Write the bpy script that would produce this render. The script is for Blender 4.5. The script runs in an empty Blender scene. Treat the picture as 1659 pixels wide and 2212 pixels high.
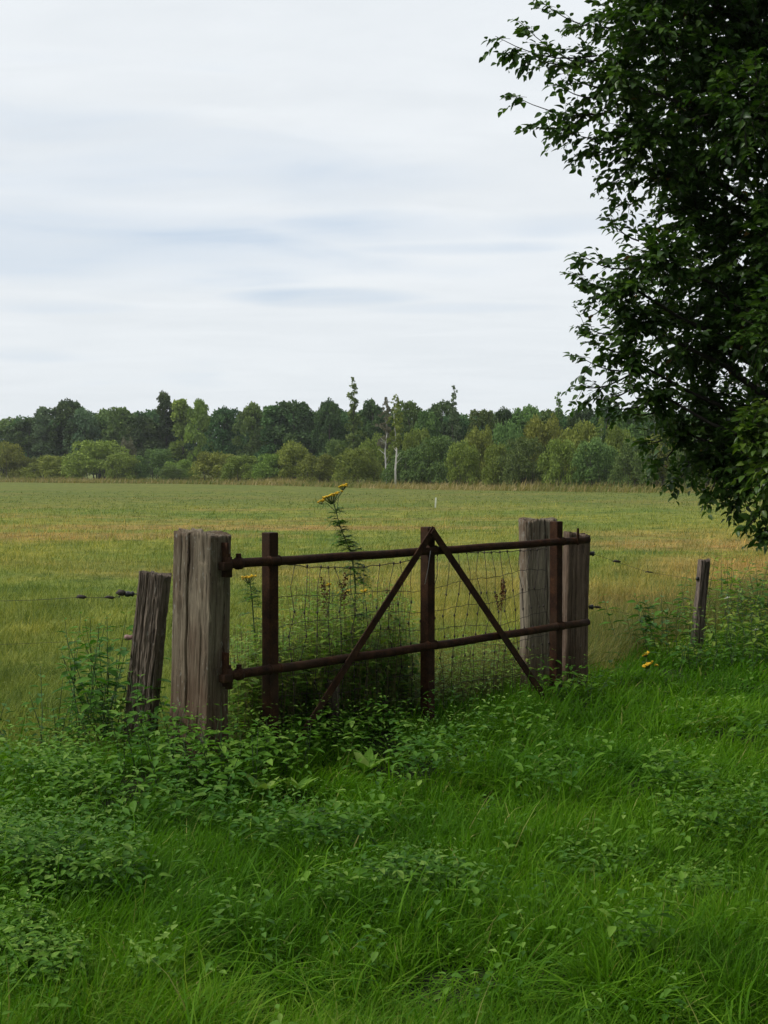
import bpy, math, random
import numpy as np
from mathutils import Vector, Matrix
sc = bpy.context.scene
COL = sc.collection
R = math.radians
rng = np.random.default_rng(7)
random.seed(7)

# ------------------------------------------------------------------ camera
F, CX, CY, HOR, CAMZ = 2800.0, 829.5, 1106.0, 1020.0, 1.5
PITCH = math.atan((CY - HOR) / F)
cam = bpy.data.cameras.new('camera'); camo = bpy.data.objects.new('camera', cam); COL.objects.link(camo)
cam.sensor_fit = 'VERTICAL'; cam.sensor_height = 36; cam.lens = F / 2212 * 36
cam.clip_start = 0.05; cam.clip_end = 9000
camo.location = (0, 0, CAMZ); camo.rotation_euler = (math.pi / 2 - PITCH, 0, 0)
sc.camera = camo

def at(px, py, Y):
    """world point seen at that place of the photograph, at distance Y"""
    dx, dy = (px - CX) / F, (CY - py) / F
    vy = math.cos(PITCH) + dy * math.sin(PITCH); vz = -math.sin(PITCH) + dy * math.cos(PITCH)
    k = Y / vy
    return Vector((dx * k, Y, CAMZ + vz * k))

# ------------------------------------------------------------------ noise / ground
def vnoise(x, y, seed=0):
    x = np.asarray(x, float); y = np.asarray(y, float)
    xi = np.floor(x); yi = np.floor(y); fx = x - xi; fy = y - yi
    fx = fx * fx * (3 - 2 * fx); fy = fy * fy * (3 - 2 * fy)
    def h(a, b):
        v = np.sin(a * 127.1 + b * 311.7 + seed * 74.7) * 43758.5453
        return v - np.floor(v)
    return (h(xi, yi) * (1 - fx) + h(xi + 1, yi) * fx) * (1 - fy) + (h(xi, yi + 1) * (1 - fx) + h(xi + 1, yi + 1) * fx) * fy

def gz(x, y):
    x = np.asarray(x, float); y = np.asarray(y, float)
    near = np.clip(1.6 - y / 14, 0, 1)
    z = (vnoise(x * 1.1, y * 1.1, 1) - .5) * .09 * near + (vnoise(x * 3.1, y * 3.1, 2) - .5) * .03 * near
    z = z + (vnoise(x * .07, y * .07, 3) - .5) * .12 * np.clip(y / 30, 0, 1)
    return z

FX = [-12, -2.2, -0.95, 1.3, 2.7, 6, 14]; FY = [7.1, 6.85, 6.85, 9.1, 11.4, 15.5, 24]
def fence_y(x): return np.interp(x, FX, FY)

# ------------------------------------------------------------------ mesh helpers
def mesh_np(name, V, Fq, mats, rnd=None, smooth=True, parent=None, loc=None, rnd2=None):
    """V (n,3), Fq (m,k) faces all of the same size (or list of arrays)"""
    me = bpy.data.meshes.new(name)
    if not isinstance(Fq, list): Fq = [Fq]
    V = np.asarray(V, np.float32)
    me.vertices.add(len(V)); me.vertices.foreach_set('co', V.ravel())
    nl = sum(f.size for f in Fq); npoly = sum(len(f) for f in Fq)
    me.loops.add(nl); me.polygons.add(npoly)
    me.loops.foreach_set('vertex_index', np.concatenate([f.ravel() for f in Fq]).astype(np.int32))
    sizes = np.concatenate([np.full(len(f), f.shape[1]) for f in Fq])
    starts = np.concatenate([[0], np.cumsum(sizes)[:-1]]).astype(np.int32)
    me.polygons.foreach_set('loop_start', starts)
    me.polygons.foreach_set('use_smooth', np.full(npoly, smooth))
    if rnd is not None:
        a = me.attributes.new('rnd', 'FLOAT', 'POINT'); a.data.foreach_set('value', np.asarray(rnd, np.float32))
    me.update(calc_edges=True); me.validate()
    for m in (mats if isinstance(mats, list) else [mats]): me.materials.append(m)
    o = bpy.data.objects.new(name, me); COL.objects.link(o)
    if parent is not None: o.parent = parent
    if loc is not None: o.location = loc
    return o

class Bag:
    """collects pieces (verts, quads/tris, rnd) for one mesh"""
    def __init__(s): s.v = []; s.q = []; s.t = []; s.r = []; s.n = 0
    def add(s, V, Fc, rnd=0.5):
        V = np.asarray(V, float).reshape(-1, 3); Fc = np.asarray(Fc, int)
        if len(V) == 0: return
        (s.q if Fc.shape[1] == 4 else s.t).append(Fc + s.n)
        s.v.append(V); s.r.append(np.broadcast_to(np.asarray(rnd, float), (len(V),)).copy()); s.n += len(V)
    def build(s, name, mat, parent=None, smooth=True, loc=None):
        Fs = []
        if s.q: Fs.append(np.concatenate(s.q))
        if s.t: Fs.append(np.concatenate(s.t))
        return mesh_np(name, np.concatenate(s.v), Fs, mat, np.concatenate(s.r), smooth, parent, loc)

def inst(bag, tpl, M, T, rnd):
    """tpl = (V,F); M (n,3,3) columns = local axes already scaled; T (n,3)"""
    V, Fc = tpl; V = np.asarray(V, float); Fc = np.asarray(Fc, int)
    n = len(T)
    if n == 0: return
    P = np.einsum('nij,kj->nki', M, V) + np.asarray(T)[:, None, :]
    FF = Fc[None] + (np.arange(n) * len(V))[:, None, None]
    bag.add(P.reshape(-1, 3), FF.reshape(-1, Fc.shape[1]), np.repeat(np.asarray(rnd), len(V)))

def norm(a): return a / np.maximum(np.linalg.norm(a, axis=-1, keepdims=True), 1e-9)
def frames(d, up, sx, sy, sz=None):
    """columns x=side, y=d, z=normal close to up; scaled"""
    d = norm(d); x = norm(np.cross(d, up)); z = np.cross(x, d)
    if sz is None: sz = sy
    return np.stack([x * np.asarray(sx)[:, None], d * np.asarray(sy)[:, None], z * np.asarray(sz)[:, None]], axis=2)

def leaf_tpl(w=.5, fold=.12, droop=.15, tip=1.0):
    ys = [0, .18, .45, .75, 1.0]; ws = [0.03, .33 * w * 1.2, .5 * w, .30 * w, .015]
    V = []; Fc = []
    for y, ww in zip(ys, ws):
        zz = -droop * y * y
        V += [(-ww, y, zz + fold * ww * 2), (0, y, zz), (ww, y, zz + fold * ww * 2)]
    for i in range(4):
        a = i * 3; Fc += [(a, a + 1, a + 4, a + 3), (a + 1, a + 2, a + 5, a + 4)]
    return np.array(V), np.array(Fc)
def leaf_lo(w=.5, fold=.15, droop=.12):
    V = [(0, 0, 0), (-w / 2, .42, fold * w - droop * .2), (0, .45, -droop * .2), (w / 2, .42, fold * w - droop * .2), (0, 1, -droop)]
    return np.array(V), np.array([(0, 2, 1), (0, 3, 2), (1, 2, 4), (2, 3, 4)])
def blade_tpl(bend, n=4, curl=0):
    V = []; Fc = []
    for i in range(n + 1):
        t = i / n; w = .5 * (1 - t ** 1.7) + .02
        ang = bend * t
        z = t * math.cos(ang * .8); y = t * math.sin(ang * .8)
        if curl: z -= curl * t ** 3
        V += [(-w, y, z), (w, y, z)]
    for i in range(n): a = 2 * i; Fc.append((a, a + 1, a + 3, a + 2))
    return np.array(V), np.array(Fc)

def tube(bag, pts, radii, n=6, rnd=.5, cap=True):
    pts = [np.asarray(p, float) for p in pts]; m = len(pts)
    if np.isscalar(radii): radii = [radii] * m
    V = []; Fc = []
    ref = np.array([0.31, 0.12, 0.94])
    for i, p in enumerate(pts):
        d = pts[min(i + 1, m - 1)] - pts[max(i - 1, 0)]; d = d / (np.linalg.norm(d) + 1e-9)
        a = np.cross(d, ref)
        if np.linalg.norm(a) < .15: a = np.cross(d, np.array([1., 0.1, 0]))
        a /= np.linalg.norm(a); b = np.cross(d, a)
        for k in range(n):
            th = 2 * math.pi * k / n
            V.append(p + radii[i] * (a * math.cos(th) + b * math.sin(th)))
    for i in range(m - 1):
        for k in range(n):
            Fc.append((i * n + k, i * n + (k + 1) % n, (i + 1) * n + (k + 1) % n, (i + 1) * n + k))
    if cap:
        V += [pts[0], pts[-1]]; c0 = m * n; c1 = c0 + 1
        for k in range(0, n):
            Fc.append((c0, (k + 1) % n, k, k)); Fc.append((c1, (m - 1) * n + k, (m - 1) * n + (k + 1) % n, (m - 1) * n + (k + 1) % n))
        q = [f for f in Fc if len(set(f)) == 4]; t = [tuple(dict.fromkeys(f)) for f in Fc if len(set(f)) == 3]
        n0 = bag.n
        bag.add(V, q, rnd)
        bag.t.append(np.array(t) + n0)
    else: bag.add(V, Fc, rnd)

def box(bag, c, ax, ay, az, bevel=.003, rnd=.5):
    """box with centre c and half axes ax, ay, az (vectors), edges bevelled"""
    bm = __import__('bmesh').new()
    import bmesh
    bmesh.ops.create_cube(bm, size=2)
    lx, ly, lz = [Vector(a).length for a in (ax, ay, az)]
    for v in bm.verts: v.co = Vector((v.co.x * lx, v.co.y * ly, v.co.z * lz))
    if bevel: bmesh.ops.bevel(bm, geom=bm.edges[:], offset=bevel, segments=2, affect='EDGES', profile=.5)
    Mx = np.array([list(Vector(ax).normalized()), list(Vector(ay).normalized()), list(Vector(az).normalized())])
    bm.verts.ensure_lookup_table()
    V = np.array([list(v.co) for v in bm.verts]) @ Mx + np.array(list(c))
    q = [[v.index for v in f.verts] for f in bm.faces if len(f.verts) == 4]
    t = [[v.index for v in f.verts] for f in bm.faces if len(f.verts) == 3]
    n0 = bag.n
    bag.add(V, q, rnd)
    if t: bag.t.append(np.array(t) + n0)
    bm.free()

def tag(o, label=None, cat=None, group=None, kind=None):
    if label: o['label'] = label
    if cat: o['category'] = cat
    if group: o['group'] = group
    if kind: o['kind'] = kind
    return o
def empty(name, loc=(0, 0, 0)):
    o = bpy.data.objects.new(name, None); COL.objects.link(o); o.location = loc; o.empty_display_size = .2; return o

# ------------------------------------------------------------------ material helpers
def newmat(name):
    m = bpy.data.materials.new(name); m.use_nodes = True
    nt = m.node_tree; nt.nodes.clear()
    out = nt.nodes.new('ShaderNodeOutputMaterial')
    return m, nt, out
class NT:
    def __init__(s, nt): s.nt = nt
    def n(s, t, **k):
        nd = s.nt.nodes.new(t)
        for a, b in k.items(): setattr(nd, a, b)
        return nd
    def l(s, a, b): s.nt.links.new(a, b)
    def _in(s, sock, v):
        if isinstance(v, bpy.types.NodeSocket): s.l(v, sock)
        elif v is not None: sock.default_value = v
    def m(s, op, a, b=None, c=None, clamp=False):
        nd = s.n('ShaderNodeMath', operation=op); nd.use_clamp = clamp
        s._in(nd.inputs[0], a); s._in(nd.inputs[1], b)
        if c is not None: s._in(nd.inputs[2], c)
        return nd.outputs[0]
    def noise(s, vec, scale, detail=3, rough=.55, dist=0):
        nd = s.n('ShaderNodeTexNoise'); s._in(nd.inputs['Vector'], vec)
        nd.inputs['Scale'].default_value = scale; nd.inputs['Detail'].default_value = detail
        nd.inputs['Roughness'].default_value = rough; nd.inputs['Distortion'].default_value = dist
        return nd.outputs['Fac']
    def smooth(s, v, a, b):
        nd = s.n('ShaderNodeMapRange'); nd.interpolation_type = 'SMOOTHSTEP'
        s._in(nd.inputs[0], v); nd.inputs[1].default_value = a; nd.inputs[2].default_value = b
        return nd.outputs[0]
    def mix(s, f, a, b, mode='MIX'):
        nd = s.n('ShaderNodeMix'); nd.data_type = 'RGBA'; nd.blend_type = mode
        s._in(nd.inputs[0], f)
        for k, v in ((6, a), (7, b)):
            if isinstance(v, tuple) and len(v) == 3: v = (*v, 1)
            s._in(nd.inputs[k], v)
        return nd.outputs[2]
    def ramp(s, f, stops):
        nd = s.n('ShaderNodeValToRGB'); s._in(nd.inputs[0], f); cr = nd.color_ramp
        while len(cr.elements) > 1: cr.elements.remove(cr.elements[-1])
        cr.elements[0].position = stops[0][0]; cr.elements[0].color = (*stops[0][1], 1)
        for p, c in stops[1:]:
            e = cr.elements.new(p); e.color = (*c, 1)
        return nd.outputs[0]
    def scale(s, vec, v):
        nd = s.n('ShaderNodeVectorMath', operation='MULTIPLY'); s._in(nd.inputs[0], vec); nd.inputs[1].default_value = v
        return nd.outputs[0]
    def sep(s, vec):
        nd = s.n('ShaderNodeSeparateXYZ'); s._in(nd.inputs[0], vec); return nd.outputs
    def comb(s, x, y, z):
        nd = s.n('ShaderNodeCombineXYZ')
        for i, v in enumerate((x, y, z)): s._in(nd.inputs[i], v)
        return nd.outputs[0]

def leaf_material(name, stops, rough=.5, trans=.3, spec=.4, pos_tint=None, obj_var=False, hue_noise=0):
    m, nt, out = newmat(name); g = NT(nt)
    at_ = g.n('ShaderNodeAttribute'); at_.attribute_name = 'rnd'
    col = g.ramp(at_.outputs['Fac'], stops)
    if pos_tint:   # large soft patches of another growth colour
        geo = g.n('ShaderNodeNewGeometry')
        f = g.smooth(g.noise(geo.outputs['Position'], pos_tint[0], 2), .42, .62)
        col = g.mix(g.m('MULTIPLY', f, pos_tint[2]), col, pos_tint[1])
    if obj_var:
        oi = g.n('ShaderNodeObjectInfo')
        hs = g.n('ShaderNodeHueSaturation'); g.l(col, hs.inputs['Color'])
        g.l(g.m('MULTIPLY_ADD', oi.outputs['Random'], .05, .475), hs.inputs['Hue'])
        g.l(g.m('MULTIPLY_ADD', oi.outputs['Random'], .36, .74), hs.inputs['Value'])
        col = hs.outputs[0]
    p = g.n('ShaderNodeBsdfPrincipled'); g.l(col, p.inputs['Base Color'])
    p.inputs['Roughness'].default_value = rough; p.inputs['Specular IOR Level'].default_value = spec
    if trans > 0:
        t = g.n('ShaderNodeBsdfTranslucent'); g.l(g.mix(1, col, (1.0, 1.1, .55), 'MULTIPLY'), t.inputs[0])
        ms = g.n('ShaderNodeMixShader'); ms.inputs[0].default_value = trans
        g.l(p.outputs[0], ms.inputs[1]); g.l(t.outputs[0], ms.inputs[2]); g.l(ms.outputs[0], out.inputs[0])
    else: g.l(p.outputs[0], out.inputs[0])
    return m

def simple(name, col, rough=.7, metal=0, var=.25, scale=8):
    m, nt, out = newmat(name); g = NT(nt)
    tc = g.n('ShaderNodeTexCoord')
    n = g.noise(tc.outputs['Object'], scale, 3)
    c = g.mix(n, tuple(x * (1 - var) for x in col), tuple(min(1, x * (1 + var)) for x in col))
    p = g.n('ShaderNodeBsdfPrincipled'); g.l(c, p.inputs['Base Color'])
    p.inputs['Roughness'].default_value = rough; p.inputs['Metallic'].default_value = metal
    g.l(p.outputs[0], out.inputs[0]); return m

# meadow colour: shared by the soil sheet and the blades that grow on it
MG1, MG2, MDRY, MBR = (.140, .200, .034), (.235, .250, .046), (.350, .265, .088), (.330, .185, .072)
def meadow_colour(g, extra=None):
    geo = g.n('ShaderNodeNewGeometry'); pos = geo.outputs['Position']; s = g.sep(pos)
    n1 = g.noise(g.scale(pos, (.16, .10, 0)), 1, 4, .6)
    n2 = g.noise(g.scale(pos, (.05, .09, 0)), 1, 3, .6)
    n3 = g.noise(g.scale(pos, (.9, .6, 0)), 1, 4, .6)
    col = g.mix(g.smooth(n1, .38, .62), MG1, MG2)
    # dry bands
    def ell(x, y, rx, ry):
        a = g.m('DIVIDE', g.m('SUBTRACT', s[0], x), rx); b = g.m('DIVIDE', g.m('SUBTRACT', s[1], y), ry)
        d = g.m('SQRT', g.m('ADD', g.m('MULTIPLY', a, a), g.m('MULTIPLY', b, b)))
        d = g.m('ADD', d, g.m('MULTIPLY', g.m('SUBTRACT', n3, .5), 1.1))
        return g.smooth(d, 1.15, .45)
    dry = g.m('MULTIPLY', g.smooth(n2, .47, .62), .6)
    for a in ((6.3, 19, 3.2, 5.5), (5.2, 15, 2.0, 2.5), (-9, 31, 8, 2.5), (-4, 36, 9, 2.2), (3.2, 14.5, 1.6, 1.8), (7, 27, 4, 3)):
        dry = g.m('MAXIMUM', dry, ell(*a))
    dryc = g.mix(g.smooth(n3, .35, .65), MDRY, MBR)
    col = g.mix(g.m('MULTIPLY', dry, .72), col, dryc)
    # the far strip is a cooler, thicker sward
    far = g.smooth(s[1], 38, 75)
    col = g.mix(g.m('MULTIPLY', far, .7), col, g.mix(n1, (.110, .145, .034), (.165, .190, .044)))
    n5 = g.noise(g.scale(pos, (1.3, 1.0, 0)), 1, 5, .7)
    col = g.mix(1, col, g.ramp(n5, [(.36, (.55, .66, .55)), (.5, (.98, 1, .95)), (.62, (1.35, 1.22, 1.2))]), 'MULTIPLY')
    return g, col, pos, n3

def mat_ground():
    m, nt, out = newmat('ground_soil_and_sward'); g = NT(nt)
    g, col, pos, n3 = meadow_colour(g)
    f = g.noise(g.scale(pos, (14, 5, 1)), 1, 5, .7)
    f2 = g.noise(g.scale(pos, (3, 1.4, 1)), 1, 4, .65)
    v = g.m('ADD', g.m('MULTIPLY', f, .9), g.m('MULTIPLY', f2, .7))
    col = g.mix(1, col, g.ramp(g.m('MULTIPLY', v, .62), [(0.3, (.45, .45, .45)), (.7, (1.15, 1.12, 1.05))]), 'MULTIPLY')
    # bare dark mould under the lush verge in front of the fence
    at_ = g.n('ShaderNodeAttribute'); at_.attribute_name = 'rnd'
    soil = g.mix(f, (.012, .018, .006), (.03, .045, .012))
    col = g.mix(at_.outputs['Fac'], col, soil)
    p = g.n('ShaderNodeBsdfPrincipled'); g.l(col, p.inputs['Base Color']); p.inputs['Roughness'].default_value = .95
    p.inputs['Specular IOR Level'].default_value = .1
    b = g.n('ShaderNodeBump'); b.inputs['Strength'].default_value = .8; b.inputs['Distance'].default_value = .06
    g.l(v, b.inputs['Height']); g.l(b.outputs[0], p.inputs['Normal'])
    g.l(p.outputs[0], out.inputs[0]); return m
def mat_meadow_blade():
    m, nt, out = newmat('meadow_grass_blade'); g = NT(nt)
    g, col, pos, n3 = meadow_colour(g)
    at_ = g.n('ShaderNodeAttribute'); at_.attribute_name = 'rnd'
    col = g.mix(1, col, g.ramp(at_.outputs['Fac'], [(0, (.62, .72, .55)), (.5, (1.0, 1.05, .9)), (.85, (1.4, 1.3, 1.1)), (1, (2.0, 1.7, 1.6))]), 'MULTIPLY')
    p = g.n('ShaderNodeBsdfPrincipled'); g.l(col, p.inputs['Base Color']); p.inputs['Roughness'].default_value = .6
    p.inputs['Specular IOR Level'].default_value = .2
    t = g.n('ShaderNodeBsdfTranslucent'); g.l(col, t.inputs[0])
    ms = g.n('ShaderNodeMixShader'); ms.inputs[0].default_value = .3
    g.l(p.outputs[0], ms.inputs[1]); g.l(t.outputs[0], ms.inputs[2]); g.l(ms.outputs[0], out.inputs[0])
    return m

def mat_wood(name, light, dark, stain, base_h=.4, lichen=0):
    m, nt, out = newmat(name); g = NT(nt)
    tc = g.n('ShaderNodeTexCoord'); o = tc.outputs['Object']; s = g.sep(o)
    n1 = g.noise(g.scale(o, (26, 26, 1.5)), 1, 6, .72, .8)
    n2 = g.noise(g.scale(o, (130, 130, 7)), 1, 4, .75)
    n3 = g.noise(g.scale(o, (5, 5, 1.6)), 1, 4, .6)
    n4 = g.noise(g.scale(o, (60, 60, 22)), 1, 3, .6)
    f = g.m('ADD', g.m('MULTIPLY', n1, .55), g.m('MULTIPLY', n2, .45))
    col = g.ramp(f, [(.36, dark), (.46, tuple(a * .45 + b * .55 for a, b in zip(light, dark))), (.56, tuple(a * .85 for a in light)), (.66, tuple(min(1, a * 1.35) for a in light))])
    # thin black drying checks along the grain
    n5 = g.noise(g.scale(o, (46, 46, .8)), 1, 2, .5, .2)
    chk = g.m('MULTIPLY', g.smooth(g.m('ABSOLUTE', g.m('SUBTRACT', n5, .5)), .016, .004), g.smooth(n3, .40, .55))
    col = g.mix(g.m('MULTIPLY', chk, .9), col, (.010, .008, .006))
    pale = g.smooth(g.noise(g.scale(o, (9, 9, 3)), 1, 5, .75, 1.5), .55, .66)
    col = g.mix(g.m('MULTIPLY', pale, .45), col, tuple(min(1, a * 1.5) for a in light))
    f = g.m('SUBTRACT', f, g.m('MULTIPLY', chk, .5))
    # damp stained foot and irregular runs of tannin
    hgt = g.m('ADD', g.m('DIVIDE', s[2], base_h), g.m('MULTIPLY', g.m('SUBTRACT', n3, .5), 2.6))
    col = g.mix(g.m('MULTIPLY', g.smooth(hgt, 1.5, .3), .85), col, stain)
    col = g.mix(g.m('MULTIPLY', g.smooth(n3, .46, .62), .6), col, stain)
    if lichen: col = g.mix(g.m('MULTIPLY', g.smooth(g.m('MULTIPLY', n4, g.m('ADD', n3, .5)), .60, .70), lichen), col, (.30, .29, .25))
    p = g.n('ShaderNodeBsdfPrincipled'); g.l(col, p.inputs['Base Color']); p.inputs['Roughness'].default_value = .85
    p.inputs['Specular IOR Level'].default_value = .25
    b = g.n('ShaderNodeBump'); b.inputs['Strength'].default_value = 1; b.inputs['Distance'].default_value = .005
    g.l(g.m('ADD', f, g.m('MULTIPLY', n4, .3)), b.inputs['Height']); g.l(b.outputs[0], p.inputs['Normal'])
    g.l(p.outputs[0], out.inputs[0]); return m
def mat_rust():
    m, nt, out = newmat('rusty_steel'); g = NT(nt)
    tc = g.n('ShaderNodeTexCoord'); o = tc.outputs['Object']
    n1 = g.noise(o, 14, 5, .65); n2 = g.noise(o, 110, 4, .7); n3 = g.noise(o, 3.2, 3, .6)
    f = g.m('ADD', g.m('MULTIPLY', n1, .55), g.m('MULTIPLY', n2, .45))
    col = g.ramp(f, [(.36, (.012, .006, .004)), (.47, (.030, .013, .007)), (.58, (.056, .024, .011)), (.70, (.115, .056, .024))])
    col = g.mix(g.m('MULTIPLY', g.smooth(n3, .45, .65), .4), col, (.045, .030, .018))
    p = g.n('ShaderNodeBsdfPrincipled'); g.l(col, p.inputs['Base Color']); p.inputs['Roughness'].default_value = .75
    p.inputs['Specular IOR Level'].default_value = .12
    b = g.n('ShaderNodeBump'); b.inputs['Strength'].default_value = .8; b.inputs['Distance'].default_value = .002
    g.l(f, b.inputs['Height']); g.l(b.outputs[0], p.inputs['Normal'])
    g.l(p.outputs[0], out.inputs[0]); return m
def mat_bark(name, a, b_):
    m, nt, out = newmat(name); g = NT(nt)
    tc = g.n('ShaderNodeTexCoord'); o = tc.outputs['Object']
    n = g.noise(g.scale(o, (12, 12, 3)), 1, 5, .65)
    p = g.n('ShaderNodeBsdfPrincipled'); g.l(g.mix(g.smooth(n, .35, .65), a, b_), p.inputs['Base Color']); p.inputs['Roughness'].default_value = .9
    bb = g.n('ShaderNodeBump'); bb.inputs['Strength'].default_value = .7; bb.inputs['Distance'].default_value = .02
    g.l(n, bb.inputs['Height']); g.l(bb.outputs[0], p.inputs['Normal']); g.l(p.outputs[0], out.inputs[0]); return m

M_ground = mat_ground(); M_mblade = mat_meadow_blade(); M_rust = mat_rust()
M_lush = leaf_material('lush_verge_grass', [(0, (.032, .102, .004)), (.35, (.076, .205, .006)), (.75, (.135, .295, .010)), (.92, (.22, .37, .03)), (1, (.38, .35, .12))],
                       rough=.6, trans=.42, spec=.12, pos_tint=(.9, (.045, .150, .008), .5))
M_nettle = leaf_material('nettle_leaf', [(0, (.024, .080, .006)), (.35, (.064, .172, .012)), (.7, (.135, .275, .024)), (1, (.29, .42, .09))], rough=.55, trans=.32, spec=.16,
                         pos_tint=(1.3, (.030, .120, .020), .4))
M_weed = leaf_material('wild_weed_leaf', [(0, (.045, .12, .012)), (.35, (.125, .250, .025)), (.7, (.24, .35, .045)), (.93, (.36, .38, .07)), (1, (.30, .16, .05))], rough=.55, trans=.42, spec=.3)
M_weed_dark = leaf_material('deep_green_weed_leaf', [(0, (.022, .080, .008)), (.5, (.060, .170, .016)), (1, (.14, .28, .035))], rough=.55, trans=.32, spec=.2)
M_reed = leaf_material('tall_dry_grass', [(0, (.055, .100, .020)), (.45, (.120, .155, .032)), (.75, (.25, .21, .07)), (1, (.37, .29, .13))], rough=.65, trans=.3, spec=.2)
M_brown = leaf_material('withered_seed_head', [(0, (.06, .025, .012)), (.6, (.13, .055, .024)), (1, (.22, .12, .05))], rough=.8, trans=.1, spec=.1)
M_yellow = leaf_material('yellow_petals', [(0, (.45, .25, .01)), (.5, (.72, .45, .02)), (1, (.85, .62, .05))], rough=.6, trans=.15, spec=.2)
M_white = leaf_material('white_petals', [(0, (.55, .55, .48)), (1, (.8, .8, .75))], rough=.6, trans=.2, spec=.2)
M_tree = leaf_material('near_tree_leaf', [(0, (.018, .050, .007)), (.35, (.038, .092, .012)), (.75, (.078, .150, .019)), (.97, (.13, .20, .028)), (1, (.18, .10, .02))], rough=.42, trans=.36, spec=.4)
M_twig = mat_bark('twig_bark', (.020, .016, .012), (.045, .036, .028))
M_bark = mat_bark('grey_bark', (.035, .030, .024), (.09, .08, .065))
M_birch = mat_bark('birch_bark', (.62, .60, .56), (.32, .31, .28))
M_stem = simple('green_stem', (.05, .09, .025), .6)
M_drystem = simple('dry_stem', (.17, .14, .06), .8)
M_wire = simple('rusty_wire', (.030, .020, .014), .7)
M_black = simple('black_plastic', (.012, .012, .012), .45)
M_clay = simple('faded_plastic', (.22, .12, .10), .6)
M_silver = simple('galvanised_wire', (.32, .31, .29), .5)

# ------------------------------------------------------------------ ground sheet
def axis(near, n, far, k=5.2):
    t = np.linspace(-1, 1, n); return np.sinh(t * k) / math.sinh(k) * far
gx = axis(0, 341, 5000, 8.0)
ty = np.linspace(0, 1, 340); gy = -60 + 0 * ty; gy = 6 + np.sinh((ty * 1.35 - .35) * 7.6) / math.sinh(7.6) * 6500
XX, YY = np.meshgrid(gx, gy)
ZZ = gz(XX, YY)
V = np.stack([XX, YY, ZZ], -1).reshape(-1, 3)
ii = np.arange(len(gy) - 1)[:, None] * len(gx) + np.arange(len(gx) - 1)[None]
Fq = np.stack([ii, ii + 1, ii + len(gx) + 1, ii + len(gx)], -1).reshape(-1, 4)
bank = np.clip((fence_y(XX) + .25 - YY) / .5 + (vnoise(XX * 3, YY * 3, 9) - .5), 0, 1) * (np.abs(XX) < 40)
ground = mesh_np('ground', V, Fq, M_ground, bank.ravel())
tag(ground, kind='structure')

# ------------------------------------------------------------------ lush verge grass (stuff)
def screen_ground(n, py0, py1, x0=-120, x1=1780):
    py = rng.uniform(py0, py1, n); px = rng.uniform(x0, x1, n)
    Y = CAMZ * F / (py - HOR); X = (px - CX) / F * Y
    return X, Y
# patches of nettles: centre of patch in the picture, radii (all fall on the ground plane)
NP = [(60, 2110, 120, 40), (180, 1910, 220, 45), (120, 1760, 260, 90), (420, 1700, 230, 75), (640, 1650, 200, 50), (900, 1690, 190, 60), (1040, 1640, 150, 40), (380, 1800, 270, 70), (600, 1860, 170, 50), (60, 1960, 170, 60), (240, 1990, 160, 50),
      (1290, 1900, 120, 34), (1560, 1830, 130, 55), (1180, 1760, 110, 30), (870, 1960, 120, 45), (1500, 1960, 90, 30), (520, 2080, 70, 25), (100, 2160, 110, 45), (330, 2180, 60, 22), (1380, 2150, 90, 26), (820, 1620, 160, 35),
      (1350, 1700, 120, 24), (1500, 1740, 130, 26), (1240, 1530, 80, 20), (1600, 1600, 110, 34), (200, 1640, 150, 40), (1050, 2010, 60, 22), (700, 2010, 60, 20)]
def patch(X, Y):
    py = HOR + CAMZ * F / Y; px = CX + X / Y * F
    v = np.zeros_like(X)
    wob = (vnoise(X * 2.6, Y * 2.6, 5) - .5) * .9 + (vnoise(X * 7, Y * 7, 6) - .5) * .5
    for a, b, c, d in NP:
        r = np.sqrt(((px - a) / c) ** 2 + ((py - b) / d) ** 2) + wob
        v = np.maximum(v, np.clip((1.12 - r) / .5, 0, 1))
    return v

blades = [blade_tpl(b, 4, c) for b, c in ((.2, 0), (.5, 0), (.9, .05), (1.2, .1), (1.5, .2), (.7, 0))]
def grass(bag, X, Y, hgt, wid, lean=.35, rnd=None, tpls=blades, wind=(.25, -.1)):
    n = len(X)
    th = rng.uniform(0, 2 * np.pi, n)
    cl = vnoise(X * 2.2, Y * 2.2, 11) * 4
    ax = rng.normal(0, lean, n) + wind[0]; ay = rng.normal(0, lean, n) + wind[1]
    cl = vnoise(X * 2.2, Y * 2.2, 11) * 2 * np.pi * 2
    ax += np.cos(cl) * .25; ay += np.sin(cl) * .25
    zax = norm(np.stack([ax, ay, np.ones(n)], -1))
    yv = np.stack([ax + np.cos(th) * .5, ay + np.sin(th) * .5, np.zeros(n)], -1)
    yv = norm(yv - zax * np.sum(yv * zax, -1, keepdims=True))
    xv = np.cross(yv, zax)
    M = np.stack([xv * wid[:, None], yv * hgt[:, None], zax * hgt[:, None]], 2)
    T = np.stack([X, Y, gz(X, Y) - .01], -1)
    if rnd is None: rnd = rng.uniform(0, 1, n)
    k = rng.integers(0, len(tpls), n)
    for i in range(len(tpls)):
        s = k == i; inst(bag, tpls[i], M[s], T[s], rnd[s])

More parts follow.
